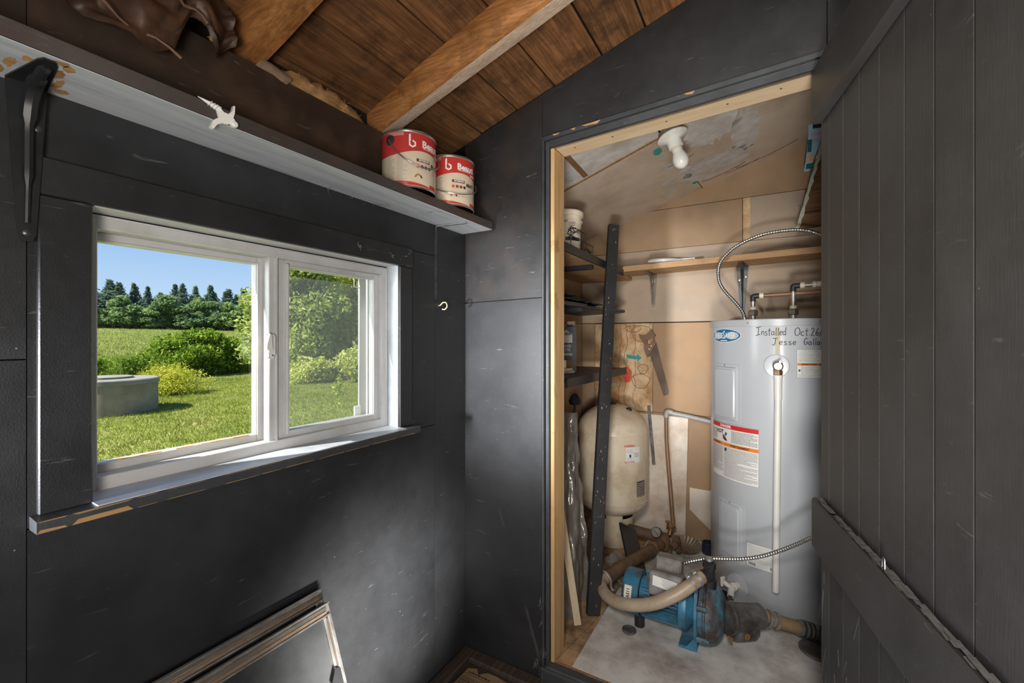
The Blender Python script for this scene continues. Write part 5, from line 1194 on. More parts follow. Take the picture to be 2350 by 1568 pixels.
# ------------------------------------------------------------------ pressure tank
TC = (.283, 1.06)
tk = thing('pressure_tank', 'cream steel pressure tank with domed top on a ring stand', 'tank', (*TC, UZ))
TR = .200
dome = [(TR * math.cos(a), .718 + .150 * math.sin(a)) for a in np.linspace(0, math.pi / 2 - .04, 14)]
bot = [(TR * math.sin(a), .335 - .095 * math.cos(a)) for a in np.linspace(.25, math.pi / 2, 10)]
MB().lathe((*TC, 0), bot + [(TR + .0005, .338), (TR + .0025, .340), (TR + .0025, .343), (TR, .345), (TR, .714), (TR + .0025, .715), (TR + .0025, .718)] + dome + [(.001, .868)], n=96).build('shell', M['tank'], tk)
MB().lathe((*TC, .866), [(.022, 0), (.022, .004), (.012, .012), (.001, .013)], n=20).lathe((TC[0] + .10, TC[1] - .02, .835), [(.018, 0), (.018, .014), (.010, .022), (.001, .022)], n=16).build('air_cap', M['rubber'], tk, split=True)
q = MB(); N0 = 64
for k in range(N0):
    a0, a1 = 2 * math.pi * k / N0, 2 * math.pi * (k + 1) / N0
    ztop = .262 if (k // 8) % 2 == 0 else .238
    def pt(a, z, r): return V(TC[0] + r * math.cos(a), TC[1] + r * math.sin(a), z)
    r0, r1 = .108, .118
    q.add([pt(a0, UZ + .001, r0), pt(a1, UZ + .001, r0), pt(a1, ztop, r1), pt(a0, ztop, r1)], [(0, 1, 2, 3)])
q.build('ring_stand', M['tank'], tk)
def tp(deg, z, dr=.0008): return V(TC[0] + (TR + dr) * math.cos(R(deg)), TC[1] + (TR + dr) * math.sin(R(deg)), z)
q = MB(); G2 = lambda a0, a1, z0, z1, dr, m: q.grid(lambda u, v: tp(a0 + (a1 - a0) * u, z0 + (z1 - z0) * v, dr), 10, 1, m)
G2(-52, -27, .575, .660, .0008, 0); 
rr = random.Random(4)
for k in range(9):
    if 2 < k < 6: G2(-38, -29, .648 - .008 * k, .651 - .008 * k, .0013, 1)
    else: G2(-51, -51 + rr.uniform(8, 22), .648 - .008 * k, .6495 - .008 * k, .0013, 1)
G2(-46.5, -43.5, .606, .622, .0013, 3)
for z_ in (.668, .580): 
    put_text(q, 'WARNING' if z_ > .6 else 'CAUTION', .013, lambda u, v: tp(-46 + math.degrees(u / TR), z_ + v, .0013), m=2, bold=.0004)
q.build('safety_label', [M['label_white'], M['grey_print'], M['label_red'], M['black_print'], M['alum_dark'], M['plastic_bone']], tk, smooth=0); q = MB()
G2(-33, -14, .385, .470, .0010, 4)
for k in range(8): G2(-32, -15, .390 + .0095 * k, .392 + .0095 * k, .0014, 5)
q.build('data_plate', [M['label_white'], M['grey_print'], M['label_red'], M['black_print'], M['alum_dark'], M['plastic_bone']], tk, smooth=0)

# ------------------------------------------------------------------ pump
PY, PZ = .40, .192
pm = thing('water_pump', 'blue electric jet pump with finned motor and grey terminal box, on the concrete', 'pump', (.74, PY, UZ))
c_ = lambda x: (x, PY, PZ)   # points on the shaft
MB().lathe(c_(.545), [(.055, 0), (.083, .006), (.088, .016), (.088, .070), (.084, .072), (.084, .072), (.070, .070)], axis=(1, 0, 0), n=48).build('fan_cover', M['pump_blue'], pm)
q = MB()
q.lathe(c_(.617), [(.066, 0), (.066, .165)], axis=(1, 0, 0), n=40)
mot = q.build('motor', M['pump_blue'], pm)
q = MB()
for k in range(34):
    a = 2 * math.pi * (k + .5) / 34
    if R(55) < a < R(125): continue
    d = V(0, math.cos(a), math.sin(a)); t_ = V(0, -math.sin(a), math.cos(a))
    q.obox(V(*c_(.694)) + d * .073, V(1, 0, 0), t_, d, .072, .0016, .010)
q.build('cooling_fins', M['pump_blue'], mot, kind='stuff')
MB().lathe(c_(.766), [(.070, 0), (.085, .004), (.087, .02), (.085, .030), (.06, .050), (.055, .06)], axis=(1, 0, 0), n=40).build('bearing_housing', M['pump_blue'], pm)
# mounting flange with its foot
q = MB()
fl_ = [(PY - .082, UZ + .010), (PY - .066, UZ + .010), (PY - .055, .13), (PY - .02, .10), (PY + .02, .10), (PY + .055, .13), (PY + .066, UZ + .010), (PY + .082, UZ + .010), (PY + .098, .24), (PY + .07, .285), (PY + .02, .305), (PY - .02, .305), (PY - .07, .285), (PY - .094, .20)]
q.prism(fl_, lambda u, v, d: (.826 + d, u, v), 0, .012)
q.box(.772, .838, PY - .083, PY + .083, UZ + .0008, UZ + .011, b=.001)
for yy in (PY - .078, PY + .078): q.prism([(.80, UZ + .010), (.826, UZ + .010), (.826, .120)], lambda u, v, d: (u, yy + d, v), -.003, .003)
q.build('mounting_bracket', M['pump_blue'], pm, smooth=0)
MB().lathe(c_(.838), [(.100, 0), (.110, .004), (.112, .018), (.106, .022), (.106, .026), (.112, .030), (.110, .046), (.098, .066), (.075, .082), (.058, .088)], axis=(1, 0, 0), n=48).build('volute', M['pump_cast'], pm)
q = MB()
for k in range(6):
    a = 2 * math.pi * (k + .5) / 6; q.lathe((.850, PY + .114 * math.cos(a), PZ + .114 * math.sin(a)), [(.010, -.012), (.010, .022), (.006, .023), (.006, .030), (.001, .030)], axis=(1, 0, 0), n=6)
q.build('flange_bolt', M['pump_cast'], pm, split=True)
q = MB(); q.obox((.722, PY - .035, PZ + .085), (1, 0, -.03), (0, 1, -.25), (0, .25, 1), .062, .052, .045, b=.006)
tb = q.build('terminal_box', M['pump_grey'], pm, smooth=30)
MB().obox((.722, PY + .012, PZ + .142), (1, 0, -.02), (0, 1, -.1), (0, .1, 1), .050, .034, .030, b=.007).build('switch_cover', M['pump_grey'], tb, smooth=30)
nrm = V(0, -1, .25).normalized(); upv = V(0, .25, 1).normalized(); fc = V(.722, PY - .035, PZ + .085) + V(0, -1, .25).normalized() * .0525
q = MB(); q.obox(fc + upv * .008, V(1, 0, -.10), upv, nrm, .046, .018, .0006)
for k in range(6): q.obox(fc + upv * (.020 - .005 * k) + V(.012, 0, 0) + nrm * .0008, V(1, 0, -.10), upv, nrm, .026 - .004 * (k % 3), .0008, .0005, m=1)
q.obox(fc + upv * .014 - V(.034, 0, 0) + nrm * .0008, V(1, 0, -.1), upv, nrm, .006, .004, .0005, m=2)
q.build('rating_plate', [M['label_white'], M['grey_print'], M['black_print']], tb, smooth=0)
def cp_(x, a, dr=.0008): return V(x, PY + (.088 + dr) * math.cos(a), PZ + (.088 + dr) * math.sin(a))
q = MB(); a0, a1 = R(142), R(205)
q.grid(lambda u, v: cp_(.562 + .030 * u, a0 + (a1 - a0) * v, .0006), 2, 10, 0); q.grid(lambda u, v: cp_(.565 + .024 * u, a0 + .04 + (a1 - a0 - .08) * v, .0010), 2, 10, 1)
put_text(q, '115V', .017, lambda u, v: cp_(.577 + v, R(160) + u / .088, .0014), m=2, bold=.0006)
put_text(q, '1/2 HP', .013, lambda u, v: cp_(.577 + v, R(186) + u / .088, .0014), m=2, bold=.0005)
q.build('voltage_label', [M['plastic_bone'], M['label_white'], M['black_print']], pm, smooth=0)
MB().cyl((.612, PY - .03, UZ + .0008), (.612, PY - .03, PZ - .07), .020, 20).build('rubber_foot', M['rubber'], pm)
# outlet on top of the volute
q = MB().cyl((.872, PY - .008, PZ + .095), (.872, PY - .008, PZ + .125), .026, 18, m=0).lathe((.872, PY - .008, PZ + .122), [(.026, 0), (.026, .012), (.020, .014), (.020, .052), (.024, .054), (.024, .074), (.016, .076), (.016, .080), (.001, .080)], n=8)
ot = q.build('outlet_fitting', M['rubber'], pm, smooth=25)
MB().cyl((.874, PY - .008, PZ + .150), (.838, PY - .044, PZ + .142), .024, 16).build('barb', M['rubber'], ot)
MB().lathe((.872, PY - .008, PZ + .201), [(.010, 0), (.013, .002), (.013, .010), (.008, .014), (.001, .014)], n=10).build('plug', M['steel'], ot)
# clear braided hose from the outlet round to the dusty pipe
hs = thing('braided_hose', 'stained braided clear hose looping round the front of the blue pump', 'hose', (.62, .28, UZ))
MB().tube(smoothpath([(.850, .362, PZ + .147), (.835, .344, PZ + .140), (.779, .300, PZ + .098), (.689, .272, PZ + .044), (.585, .280, PZ + .004), (.487, .335, PZ - .020), (.434, .415, PZ - .022), (.436, .470, PZ - .020)], 8), .0238, 18).build('tube', M['hose'], hs)
q = MB()
for t_ in ((.838, .348, PZ + .141), (.818, .331, PZ + .128)):
    q.lathe(t_, [(.0242, -.006), (.0258, -.006), (.0258, .006), (.0242, .006)], axis=(.72, .58, .36), n=24, cap=False)
    q.obox(V(*t_) + V(-.014, -.012, .029), (.72, .58, .36), (-.5, .8, 0), (-.2, -.1, 1), .008, .012, .006, b=.002)
q.build('hose_clamp', M['steel'], hs, split=True)
MB().tube(smoothpath([(.41, .46, PZ + .012), (.44, .45, PZ + .014), (.468, .445, PZ - .010), (.470, .44, PZ - .035), (.482, .436, PZ - .050)]), .006, 8).build('clamp_strap', M['alum'], hs)
dp = thing('dusty_pipe', 'thick dust-caked pipe running on the floor from the hose back to the manifold', 'pipe', (.52, .75, UZ))
MB().tube([(.436, .462, PZ - .020), (.475, .62, .168), (.560, .93, .150), (.575, .99, .148)], .0285, 18).lathe((.436, .464, PZ - .020), [(.027, -.004), (.031, 0), (.031, .03), (.0285, .034)], axis=(.12, 1, -.1), n=20).build('pipe_run', M['dirty_pipe'], dp)
MB().lathe((.545, .885, .1535), [(.0285, 0), (.034, .003), (.034, .024), (.0285, .027)], axis=(.2, .95, -.06), n=20).build('coupling', M['poly_pipe'], dp)
# manifold with gauge
mf = thing('pipe_manifold', 'oily brown brass manifold of fittings with a round gauge beside the tank', 'manifold', (.58, 1.04, UZ))
q = MB().tube([(.38, 1.02, .175), (.46, 1.025, .168), (.60, 1.04, .158)], .029, 18).lathe((.585, 1.00, .118), [(.026, 0), (.030, .01), (.030, .06), (.022, .075)], n=16).lathe((.62, 1.045, .150), [(.030, 0), (.034, .004), (.034, .03), (.02, .04)], axis=(1, 0, 0), n=6).cyl((.575, .975, .149), (.575, 1.03, .152), .034, 16)
q.cyl((.640, 1.03, .15), (.640, 1.0, .15), .016, 10).cyl((.655, 1.05, .13), (.655, 1.01, .12), .014, 8).cyl((.60, 1.02, UZ + .001), (.60, 1.02, .13), .022, 12)
q.build('body', M['dirty_pipe'], mf)
q = MB().tube(smoothpath([(.600, 1.06, .17), (.605, 1.085, .20), (.612, 1.12, .20), (.612, 1.132, .195)]), .010, 10).cyl((.588, 1.08, .195), (.592, 1.075, .235), .007, 8).obox((.590, 1.075, .238), (1, .2, 0), (0, 1, 0), (0, 0, 1), .012, .006, .006, b=.002)
q.build('stop_valve', M['brass_old'], mf)
gd = V(-.12, -.80, .35).normalized(); gc = V(.546, .985, .203)
MB().tube([(.548, 1.02, .17), gc - gd * .002 + V(0, 0, -.02)], .008, 10).lathe(gc - gd * .022, [(.025, 0), (.028, .003), (.028, .020), (.025, .023)], axis=gd, n=32).build('gauge_case', M['rubbed_iron'], mf)
MB().lathe(gc, [(.0245, 0), (.0245, .0015), (.001, .0015)], axis=gd, n=32).build('gauge_dial', M['gauge'], mf)
gx = V(1, 0, 0).cross(gd).normalized(); gy = gd.cross(gx)
q = MB().obox(gc + gd * .003, gx * .7 + gy * .7, gx * .7 - gy * .7, gd, .015, .0014, .0006)
for k in range(9):
    a = R(-225 + 33.7 * k); d = gy * math.cos(a) * -1 + gx * math.sin(a); q.obox(gc + gd * .0022 + d * .020, d, gd.cross(d), gd, .004, .0007, .0004)
q.build('gauge_needle', M['black_print'], mf)
# ejector and suction line to the right
ej = thing('jet_ejector', 'oil-stained grey cast jet body joined to the right side of the blue pump', 'casting', (.985, .47, UZ))
q = MB(); e0 = V(.926, PY + .006, .185); e1 = V(1.040, .520, .165); ed = (e1 - e0).normalized()
q.lathe(e0, [(.058, 0), (.060, .008), (.054, .020), (.050, .06), (.046, .12), (.044, .16), (.036, .163), (.001, .163)], axis=ed, n=24)
q.lathe(e0 + ed * .03 + V(0, 0, -.050), [(.034, 0), (.038, .01), (.038, .09), (.030, .105), (.001, .106)], axis=ed, n=20)
q.build('body', M['cast_grey'], ej)
q = MB().cyl((.945, PY - .055, .150), (.938, PY - .030, .150), .007, 8).obox((.950, PY - .058, .146), (1, -.3, 0), (.3, 1, 0), (0, 0, 1), .006, .003, .010, b=.001).lathe((.998, .425, .125), [(.014, -.006), (.014, .004), (.001, .005)], axis=(.7, -.7, 0), n=6)
q.build('drain_plug', M['brass_old'], ej, split=True)
sl2 = thing('suction_line', 'tan suction pipe with couplings running along the floor before the heater', 'pipe', (1.15, .56, UZ))
P = [e1 + ed * .004, V(1.075, .538, .155), V(1.135, .562, .140), V(1.19, .582, .128)]
MB().tube(P, .0235, 18).build('pipe_run', M['tan_pipe'], sl2)
dP = (P[2] - P[1]).normalized()
q = MB()
for s_, r_ in ((.004, .033), (.020, .026), (.034, .031)): q.lathe(P[1] + dP * (s_ - .018), [(r_ * .8, 0), (r_, .002), (r_, .010), (r_ * .8, .012)], axis=dP, n=16)
q.build('coupling', M['alum'], sl2)
MB().tube([P[2] + dP * .035, P[3] + dP * .06], .028, 16).build('insert', M['alum'], sl2)
q = MB()
for s_ in (.052, .070, .085): q.lathe(P[2] + dP * s_, [(.028, -.004), (.0305, -.004), (.0305, .004), (.028, .004)], axis=dP, n=18, cap=False)
q.build('hose_clamp', M['rubbed_iron'], sl2, split=True)
MB().tube(smoothpath([P[3] + dP * .045, (1.27, .595, .108), (1.36, .585, .104), (1.6, .56, .104)]), .031, 16).build('black_hose', M['rubber'], sl2)
MB().lathe((1.235, .560, UZ + .0005), [(.068, 0), (.068, .003), (.06, .006), (.055, .003), (.001, .003)], n=36).build('round_floor_plate', M['cast_grey'], label='flat dark round plate on the concrete by the door edge, under the black hose', cat='plate')
armoured([(.775, .415, .348), (.80, .415, .362), (.859, .425, .384), (.925, .430, .398), (.985, .428, .414), (1.045, .425, .440), (1.105, .415, .480), (1.157, .396, .525), (1.205, .365, .575), (1.30, .30, .66)], .0075, 'armoured_conduit', label='silver flexible conduit from the pump terminal box towards the door', cat='conduit')
# loose things on the concrete
def pan(u, v):
    a = 2 * math.pi * v; r = .085 * (1 - u) + .013
    return V(.662 + r * math.cos(a), 1.112 + r * .62 * math.sin(a), UZ + .018 + .050 * (1 - u) ** 2 * (.55 + .45 * math.sin(a)) + .003 * math.sin(28 * a) * (1 - u))
MB().shell(pan, 6, 112, .0015).build('fluted_metal_dish', M['dish'], label='dusty fluted metal dish lying against the manifold', cat='dish', smooth=20)
def cap_cup(x, y, r, h, label):
    MB().lathe((x, y, UZ + .0006), [(r * .93, 0), (r, .003), (r, h), (r * .86, h), (r * .84, .006), (.001, .006)], n=32).build('black_cup', M['navy'], label=label, cat='cup', group='navy plastic cups')
cap_cup(.785, 1.165, .032, .062, 'open navy plastic cup standing left of the grey heater')
cap_cup(.893, .70, .026, .050, 'small navy plastic cup between the blue pump and the grey heater')
MB().lathe((.585, .312, UZ + .0006), [(.026, 0), (.028, .002), (.028, .006), (.022, .008), (.018, .005), (.001, .005)], n=28).build('metal_washer', M['cast_grey'], label='round dark metal washer lying on the concrete in front of the pump', cat='washer')
MB().bar((.405, .93, .225), (.535, .66, .118), .10, .014, (.55, .1, 1), b=.002).build('black_board_scrap', M['black_paint'], label='black painted board scrap leaning on the tank stand', cat='board')
q = MB(); q.shell(lambda u, v: V(.395 + .085 * u + .02 * v, .58 + .12 * v - .02 * u, .20 - .10 * u * (1 - .3 * v) + .014 * fbm(u * 4, v * 4, 7)), 14, 14, .001)
q.build('plastic_scrap', M['plastic_sheet'], label='crumpled clear plastic scrap behind the leaning black post', cat='plastic', smooth=60)
# clear plastic sheet hanging by the jamb
def sheetp(u, v):
    top = V(.20, .36, .90).lerp(V(.27, .56, .89), u); botm = V(.36, .09, UZ + .006).lerp(V(.380, .44, UZ + .006), u)
    p = top.lerp(botm, v)
    f = .030 * fbm(u * 4, v * 5, 3) + .022 * math.sin(u * 16 + v * 5 + 2 * fbm(u * 2, v * 3, 9)) * (.35 + .65 * v) + .012 * abs(fbm(u * 11, v * 9, 5))
    return p + V(.8, -.55, .1) * (f * (.95 - .3 * v) - .015) + V(0, 0, max(0, .004 - f) * .2)
MB().shell(sheetp, 44, 60, .0006).build('plastic_sheet', M['plastic_sheet'], label='dusty clear plastic sheet hanging in folds between the jamb and the tank', cat='plastic', smooth=70)
MB().lathe((.10, .93, .868), [(.030, 0), (.036, .02), (.026, .045), (.012, .06), (.001, .062)], n=16).tube([(.06, .93, .20), (.10, .93, .87)], .008, 8).build('dark_bottle_top', M['rubber'], label='dark capped rod end showing above the plastic sheet, left of the tank', cat='rod')

# ------------------------------------------------------------------ cobwebs and dust threads
def threads(label, spots, seed, n, L):
    rr = random.Random(seed); q = MB()
    for i in range(n):
        p = V(*spots[i % len(spots)]) + V(*[rr.uniform(-.012, .012) for _ in range(3)]) * .8; p.y = min(p.y, -.002); pts = [p]
        for k in range(3): p = p + V(rr.uniform(-.3, .3) * L, rr.uniform(-.5, .5) * L, rr.uniform(-.7, .2) * L); p.x = max(p.x, .001); p.y = min(p.y, -.002); pts.append(p)
        q.tube(pts, .00028, 3, cap=False)
    q.build('cobweb', M['cobweb'], label=label, cat='cobweb', kind='stuff', smooth=0)
threads('pale cobweb threads under the grey shelf and on the window casing', [(.02, -.66, SZ - .002), (.05, -.60, SZ - .002), (.03, -.52, SZ - .002), (.015, -.42, 1.53), (.015, -.37, 1.52), (.015, -.55, 1.53), (.09, -.46, SZ - .002), (.015, -.335, 1.545)], 3, 36, .014)
threads('pale cobweb threads at the foot of the door casing', [(.36, -.006, .12), (.35, -.004, .22), (.33, -.003, .06), (.36, -.016, .05), (.355, -.006, .30)], 9, 50, .022)
# ------------------------------------------------------------------ outside the window
GZ = -.45
def groundz(x, y=0):
    d = -x
    return GZ + max(0, d - 19) * .0482 + .05 * fbm(x * .2, y * .2, 0) * min(1, max(0, d - 3) / 10)
def raw(name, vs, fs, mats, mi=None, parent=None, loc=(0, 0, 0), smooth=False, **k):
    me = bpy.data.meshes.new(name); vs = np.asarray(vs, dtype=np.float32); fs = np.asarray(fs, dtype=np.int32)
    n = fs.shape[1]; me.vertices.add(len(vs)); me.vertices.foreach_set('co', vs.ravel())
    me.loops.add(fs.size); me.loops.foreach_set('vertex_index', fs.ravel()); me.polygons.add(len(fs))
    me.polygons.foreach_set('loop_start', np.arange(0, fs.size, n, dtype=np.int32))
    try: me.polygons.foreach_set('loop_total', np.full(len(fs), n, dtype=np.int32))
    except Exception: pass
    for m_ in mats: me.materials.append(m_)
    if mi is not None: me.polygons.foreach_set('material_index', np.asarray(mi, dtype=np.int32))
    me.update(calc_edges=True); me.validate()
    o = bpy.data.objects.new(name, me); COL.objects.link(o); o['_o'] = list(map(float, loc))
    if parent: o.parent = parent
    else: o.location = loc
    return tag(o, **k)
xs = np.concatenate([np.linspace(-.2, -20, 40), np.linspace(-21, -130, 40)]); ys = np.linspace(-30, 130, 100)
vs = [(x, y, groundz(x, y)) for x in xs for y in ys]; ny = len(ys)
fs = [(i * ny + j, (i + 1) * ny + j, (i + 1) * ny + j + 1, i * ny + j + 1) for i in range(len(xs) - 1) for j in range(ny - 1)]
cx = np.array([(vs[f[0]][0] + vs[f[2]][0]) / 2 for f in fs]); cyv = np.array([(vs[f[0]][1] + vs[f[2]][1]) / 2 for f in fs])
gr = raw('ground', vs, fs, [M['lawn'], M['field']], (cx * 1.0 - .35 * cyv < -20.5).astype(int), kind='structure')
for p in gr.data.polygons: p.use_smooth = True

def blades(name, m, n, xr, slope, h, w, lean, label, cat, seed, power=1.0, patch=None):
    r = np.random.default_rng(seed)
    t = xr[0] + (xr[1] - xr[0]) * r.random(n) ** power
    k = slope[0] + (slope[1] - slope[0]) * r.random(n)
    x = 1.067 - t; y = -1.447 + k * t
    if patch is not None:
        keep = patch(x, y, r); x, y = x[keep], y[keep]; n = len(x)
    z = np.array([groundz(a, b_) for a, b_ in zip(x, y)])
    a = r.random(n) * 2 * np.pi; ww = w * (.6 + .8 * r.random(n)); hh = h * (.5 + .9 * r.random(n))
    dx, dy = np.cos(a) * ww, np.sin(a) * ww; lx, ly = (r.random(n) - .5) * 2 * lean * hh, (r.random(n) - .5) * 2 * lean * hh
    v = np.stack([np.stack([x - dx, y - dy, z - .01], 1), np.stack([x + dx, y + dy, z - .01], 1), np.stack([x + lx, y + ly, z + hh], 1)], 1).reshape(-1, 3)
    return raw(name, v, np.arange(3 * n).reshape(-1, 3), [m], label=label, cat=cat, kind='stuff')
blades('mown_grass', M['turf'], 150000, (3.5, 21), (.22, 1.0), .055, .007, .9, 'short mown lawn grass outside the window', 'grass', 1, .75)
blades('meadow_grass', M['tallgrass'], 30000, (21.5, 26), (.26, .62), .55, .012, .35, 'tall bright grass along the far edge of the lawn', 'grass', 2)
blades('field_grass', M['fieldgrass'], 90000, (26, 96), (.2, .95), .17, .03, .6, 'rough grass of the far meadow below the woods', 'grass', 3, 1.3)

def leaves(r, n, cen, rad, size, aniso=.8, shellp=.45, lump=0):
    d = r.normal(size=(n, 3)); d /= np.linalg.norm(d, axis=1)[:, None]
    rr_ = r.random(n) ** shellp   # more leaves towards the outside
    p = d * rr_[:, None] * np.asarray(rad) + np.asarray(cen)
    a = r.normal(size=(n, 3)); a /= np.linalg.norm(a, axis=1)[:, None]
    b_ = np.cross(a, r.normal(size=(n, 3))); b_ /= np.linalg.norm(b_, axis=1)[:, None]
    s_ = size * (.6 + .8 * r.random(n))[:, None]
    v = np.stack([p - a * s_, p + b_ * s_ * aniso * .5, p + a * s_, p - b_ * s_ * aniso * .5], 1)
    return v.reshape(-1, 3)
def foliage(name, m, blobs, size, per, seed, parent, aniso=.8):
    r = np.random.default_rng(seed); V_ = []
    for cen, rad in blobs:
        n = int(per * (rad[0] * rad[1] * rad[2]) ** .667); V_.append(leaves(r, n, cen, rad, size, aniso))
    v = np.concatenate(V_); return raw(name, v, np.arange(len(v)).reshape(-1, 4), [m], parent=parent)
def cluster(seed, R0, H, n, flat=1.0, z0=.15, rs=(.28, .45)):
    q = random.Random(seed); out = []
    for i in range(n):
        a = q.uniform(0, 6.283); k = q.random() ** .6; h = z0 + (1 - z0) * q.random()
        env = (math.sin(math.pi * min(.97, .22 + .78 * h)) ** .6)
        s_ = q.uniform(*rs) * R0
        out.append(((R0 * .72 * k * env * math.cos(a), R0 * .72 * k * env * math.sin(a), H * h * .86 + .02), (s_, s_, s_ * .75 * flat)))
    return out
def plant(name, label, cat, loc, m, R0, H, n, size, per, seed, trunk=None, group=None, flat=1.0, z0=.15, stretch=1.0, rs=(.28, .45), aniso=.8):
    t = thing(name, label, cat, loc, group)
    bl_ = [((c[0], c[1] * stretch, c[2]), (r_[0], r_[1] * stretch, r_[2])) for c, r_ in cluster(seed, R0, H, n, flat, z0, rs)]
    foliage('foliage', m, bl_, size, per, seed + 1, t, aniso)
    q = MB(); rr = random.Random(seed)
    for k in range(trunk or 5):
        a = rr.uniform(0, 6.28); e_ = V(math.cos(a) * R0 * .4, math.sin(a) * R0 * .4 * stretch, H * .7) + V(*loc)
        q.tube([V(*loc) - V(0, 0, .1), V(*loc).lerp(e_, .5) + V(0, 0, .1 * H), e_], [.02 * H, .012 * H, .004 * H], 6)
    q.build('stems', M['bark'], t)
    return t
plant('dark_bush', 'wide rounded green bush in the meadow behind the yellow shrub', 'bush', (-21.3, 8.5, GZ + .08), M['bush'], 1.45, 1.95, 58, .08, 1750, 5, stretch=1.65)
plant('yellow_shrub', 'low spreading yellow-green shrub just behind the concrete well ring', 'shrub', (-14.6, 4.75, GZ), M['yellow'], 1.35, .88, 60, .045, 2300, 9, flat=.8, z0=.02, stretch=1.05, aniso=.5, rs=(.18, .28))
plant('weed_clump', 'green weeds growing at the far left behind the well ring', 'weeds', (-19.3, 4.15, GZ), M['bush'], 1.1, 1.1, 16, .08, 900, 15, stretch=1.6)
plant('weed_clump', 'small green weeds left of the wide bush', 'weeds', (-20.8, 5.9, GZ), M['bush'], .8, .9, 12, .08, 900, 16, stretch=1.4)
for i, (loc, R0, H, lab) in enumerate((((-17.0, 10.6, GZ), 2.5, 6.4, 'bright leafy tree seen at the middle of the window, reaching into the left pane'), ((-16.6, 14.2, GZ), 2.9, 7.4, 'tall bright tree filling the right window pane'), ((-13.6, 13.4, GZ), 2.0, 5.6, 'leafy tree at the right edge of the right window pane'))):
    plant('broadleaf_tree', lab, 'tree', loc, M['bright'], R0, H, 60, .12, 560, 30 + i, trunk=8, z0=.10)
for i, (loc, R0, H, lab) in enumerate((((-14.2, 9.4, GZ), 1.0, .95, 'low pale shrub at the foot of the trees, left in the right pane'), ((-13.2, 10.6, GZ), 1.2, 1.15, 'low pale shrub at the foot of the trees, right in the right pane'))):
    plant('low_shrub', lab, 'shrub', loc, M['bright'], R0, H, 18, .075, 1100, 50 + i, stretch=1.3)
# foreground weed against the outside wall
for i, (x, y, h) in enumerate(((-1.35, .72, 1.62), (-1.25, .36, 1.48))):
    t = thing('tall_weed', ('pale weed stem close outside the right pane, the taller one', 'pale weed stem close outside the right pane, the shorter one')[i], 'weed', (x, y, GZ))
    q = MB().tube([(x, y, GZ), (x + .02, y, GZ + h)], [.004, .002], 6); q.build('stem', M['tallgrass'], t)
    r = np.random.default_rng(70 + i); v = leaves(r, 90, (0.015, 0, h * .93), (.035, .035, .10), .016, .6); raw('foliage', v, np.arange(len(v)).reshape(-1, 4), [M['tallgrass']], parent=t)
# concrete well ring
wc = V(-11.95, 2.55, GZ); wt = thing('well_ring', 'round concrete well ring with a flat lid on the lawn', 'well', wc)
MB().lathe(wc - V(0, 0, .05), [(.88, 0), (.88, .74), (.86, .76)], n=72).build('ring', M['well'], wt)
MB().lathe(wc + V(0, 0, .665), [(.895, 0), (.905, .01), (.905, .105), (.88, .125), (.001, .135)], n=72).build('cover', M['well_top'], wt)
MB().lathe(wc + V(.05, -.05, .79), [(.44, 0), (.46, .006), (.46, .045), (.44, .05), (.001, .05)], n=48).build('hatch', M['well_top'], wt)
# the wood at the far side of the field
def conifer_mesh(seed, H, R0):   # whorls of drooping boughs on a bare leader
    r = np.random.default_rng(seed); V_ = []
    for k in range(26):
        h = H * (.06 + .94 * k / 26); rad = R0 * (1 - k / 26.2) ** 1.3 * (.6 + .8 * r.random()); nb = 9
        for j in range(nb):
            a = 2 * np.pi * (j + r.random()) / nb; L = rad * (.7 + .5 * r.random())
            n = 9; t_ = np.sqrt(r.random(n)); p = np.stack([np.cos(a) * L * t_, np.sin(a) * L * t_, h - .32 * L * t_ + .1 * r.normal(size=n)], 1) + .10 * r.normal(size=(n, 3))
            d = r.normal(size=(n, 3)); d /= np.linalg.norm(d, axis=1)[:, None]; e_ = np.cross(d, r.normal(size=(n, 3))); e_ /= np.linalg.norm(e_, axis=1)[:, None]
            s_ = (.16 + .14 * r.random(n))[:, None] * (1.15 - .5 * k / 26)
            V_.append(np.stack([p - d * s_, p + e_ * s_ * .5, p + d * s_ - np.array([0, 0, .1]), p - e_ * s_ * .5], 1).reshape(-1, 3))
    return np.concatenate(V_)
protos = []
for k in range(3):
    t = thing('spruce_tree', 'x', 'tree', (0, 0, 0)); v = conifer_mesh(80 + k, 8.8, 3.3); raw('foliage', v, np.arange(len(v)).reshape(-1, 4), [M['conifer']], parent=t)
    MB().tube([(0, 0, 0), (0, 0, 8.2)], [.16, .02], 6).build('trunk', M['bark'], t); protos.append(t)
dprot = []
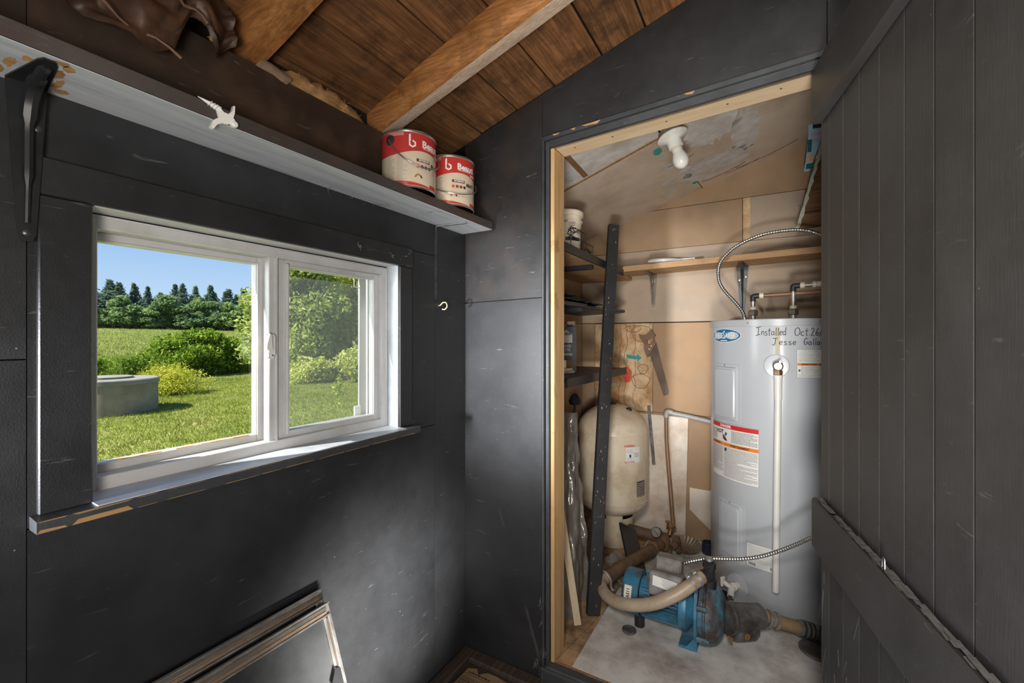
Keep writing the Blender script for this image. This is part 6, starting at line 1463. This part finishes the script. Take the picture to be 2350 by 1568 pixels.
for k in range(2):
    t = thing('leafy_tree', 'x', 'tree', (0, 0, 0)); foliage('foliage', M['decid'], cluster(90 + k, 2.6, 6.6, 26, z0=.08), .30, 150, 91 + k, t)
    MB().tube([(0, 0, 0), (0, 0, 5)], [.18, .03], 6).build('trunk', M['bark'], t); dprot.append(t)
def dup(root, loc, rz, sc, label, group):
    r_ = root.copy(); COL.objects.link(r_); r_.location = loc; r_.rotation_euler = (0, 0, rz); r_.scale = sc; r_['label'] = label; r_['group'] = group
    for ch in list(root.children):
        c = ch.copy(); COL.objects.link(c); c.parent = r_
    return r_
rr = random.Random(77); used = set()
ORD = 'first second third fourth fifth sixth seventh eighth ninth tenth eleventh twelfth thirteenth fourteenth fifteenth sixteenth seventeenth eighteenth nineteenth twentieth'.split()
def ordn(i): return ORD[i] if i < 20 else 'twenty-' + ORD[i - 20] if i < 29 else 'thirtieth' if i == 29 else 'thirty-' + ORD[i - 30] if i < 39 else 'fortieth' if i == 39 else 'forty-' + ORD[i - 40] if i < 49 else 'fiftieth' if i == 49 else 'fifty-' + ORD[i - 50]
def put(pro, loc, rz, sc, label, group):
    if pro.name not in used:
        used.add(pro.name); pro.location = loc; pro.rotation_euler = (0, 0, rz); pro.scale = sc; pro['label'] = label; pro['group'] = group
    else: dup(pro, loc, rz, sc, label, group)
def row(n, x0, y0, y1, jit, protos_, lab, group, hr, wr_):
    pl = []
    for i in range(n):
        y = y0 + (y1 - y0) * (i + .8 * rr.random()) / n; x = x0 - rr.uniform(0, jit) + (y - 18) * .28
        pl.append(((y + 1.447) / (1.067 - x), x, y))
    for i, (k, x, y) in enumerate(sorted(pl)):
        w = rr.uniform(*wr_); put(protos_[i % len(protos_)], (x, y, groundz(x, y) - .1), rr.uniform(0, 6.2), (w, w, rr.uniform(*hr)), lab % ordn(i), group)
row(54, -93, 18, 62, 9, protos, 'dark pointed spruce, %s from the left in the wood beyond the meadow', 'spruces beyond the meadow', (.66, .98), (1.1, 1.6))
row(26, -88, 17, 62, 4, dprot, 'rounded leafy tree, %s from the left before the spruces beyond the meadow', 'leafy trees beyond the meadow', (.45, .95), (.8, 1.2))

# tidy
for o in bpy.data.objects:
    if '_o' in o: del o['_o']
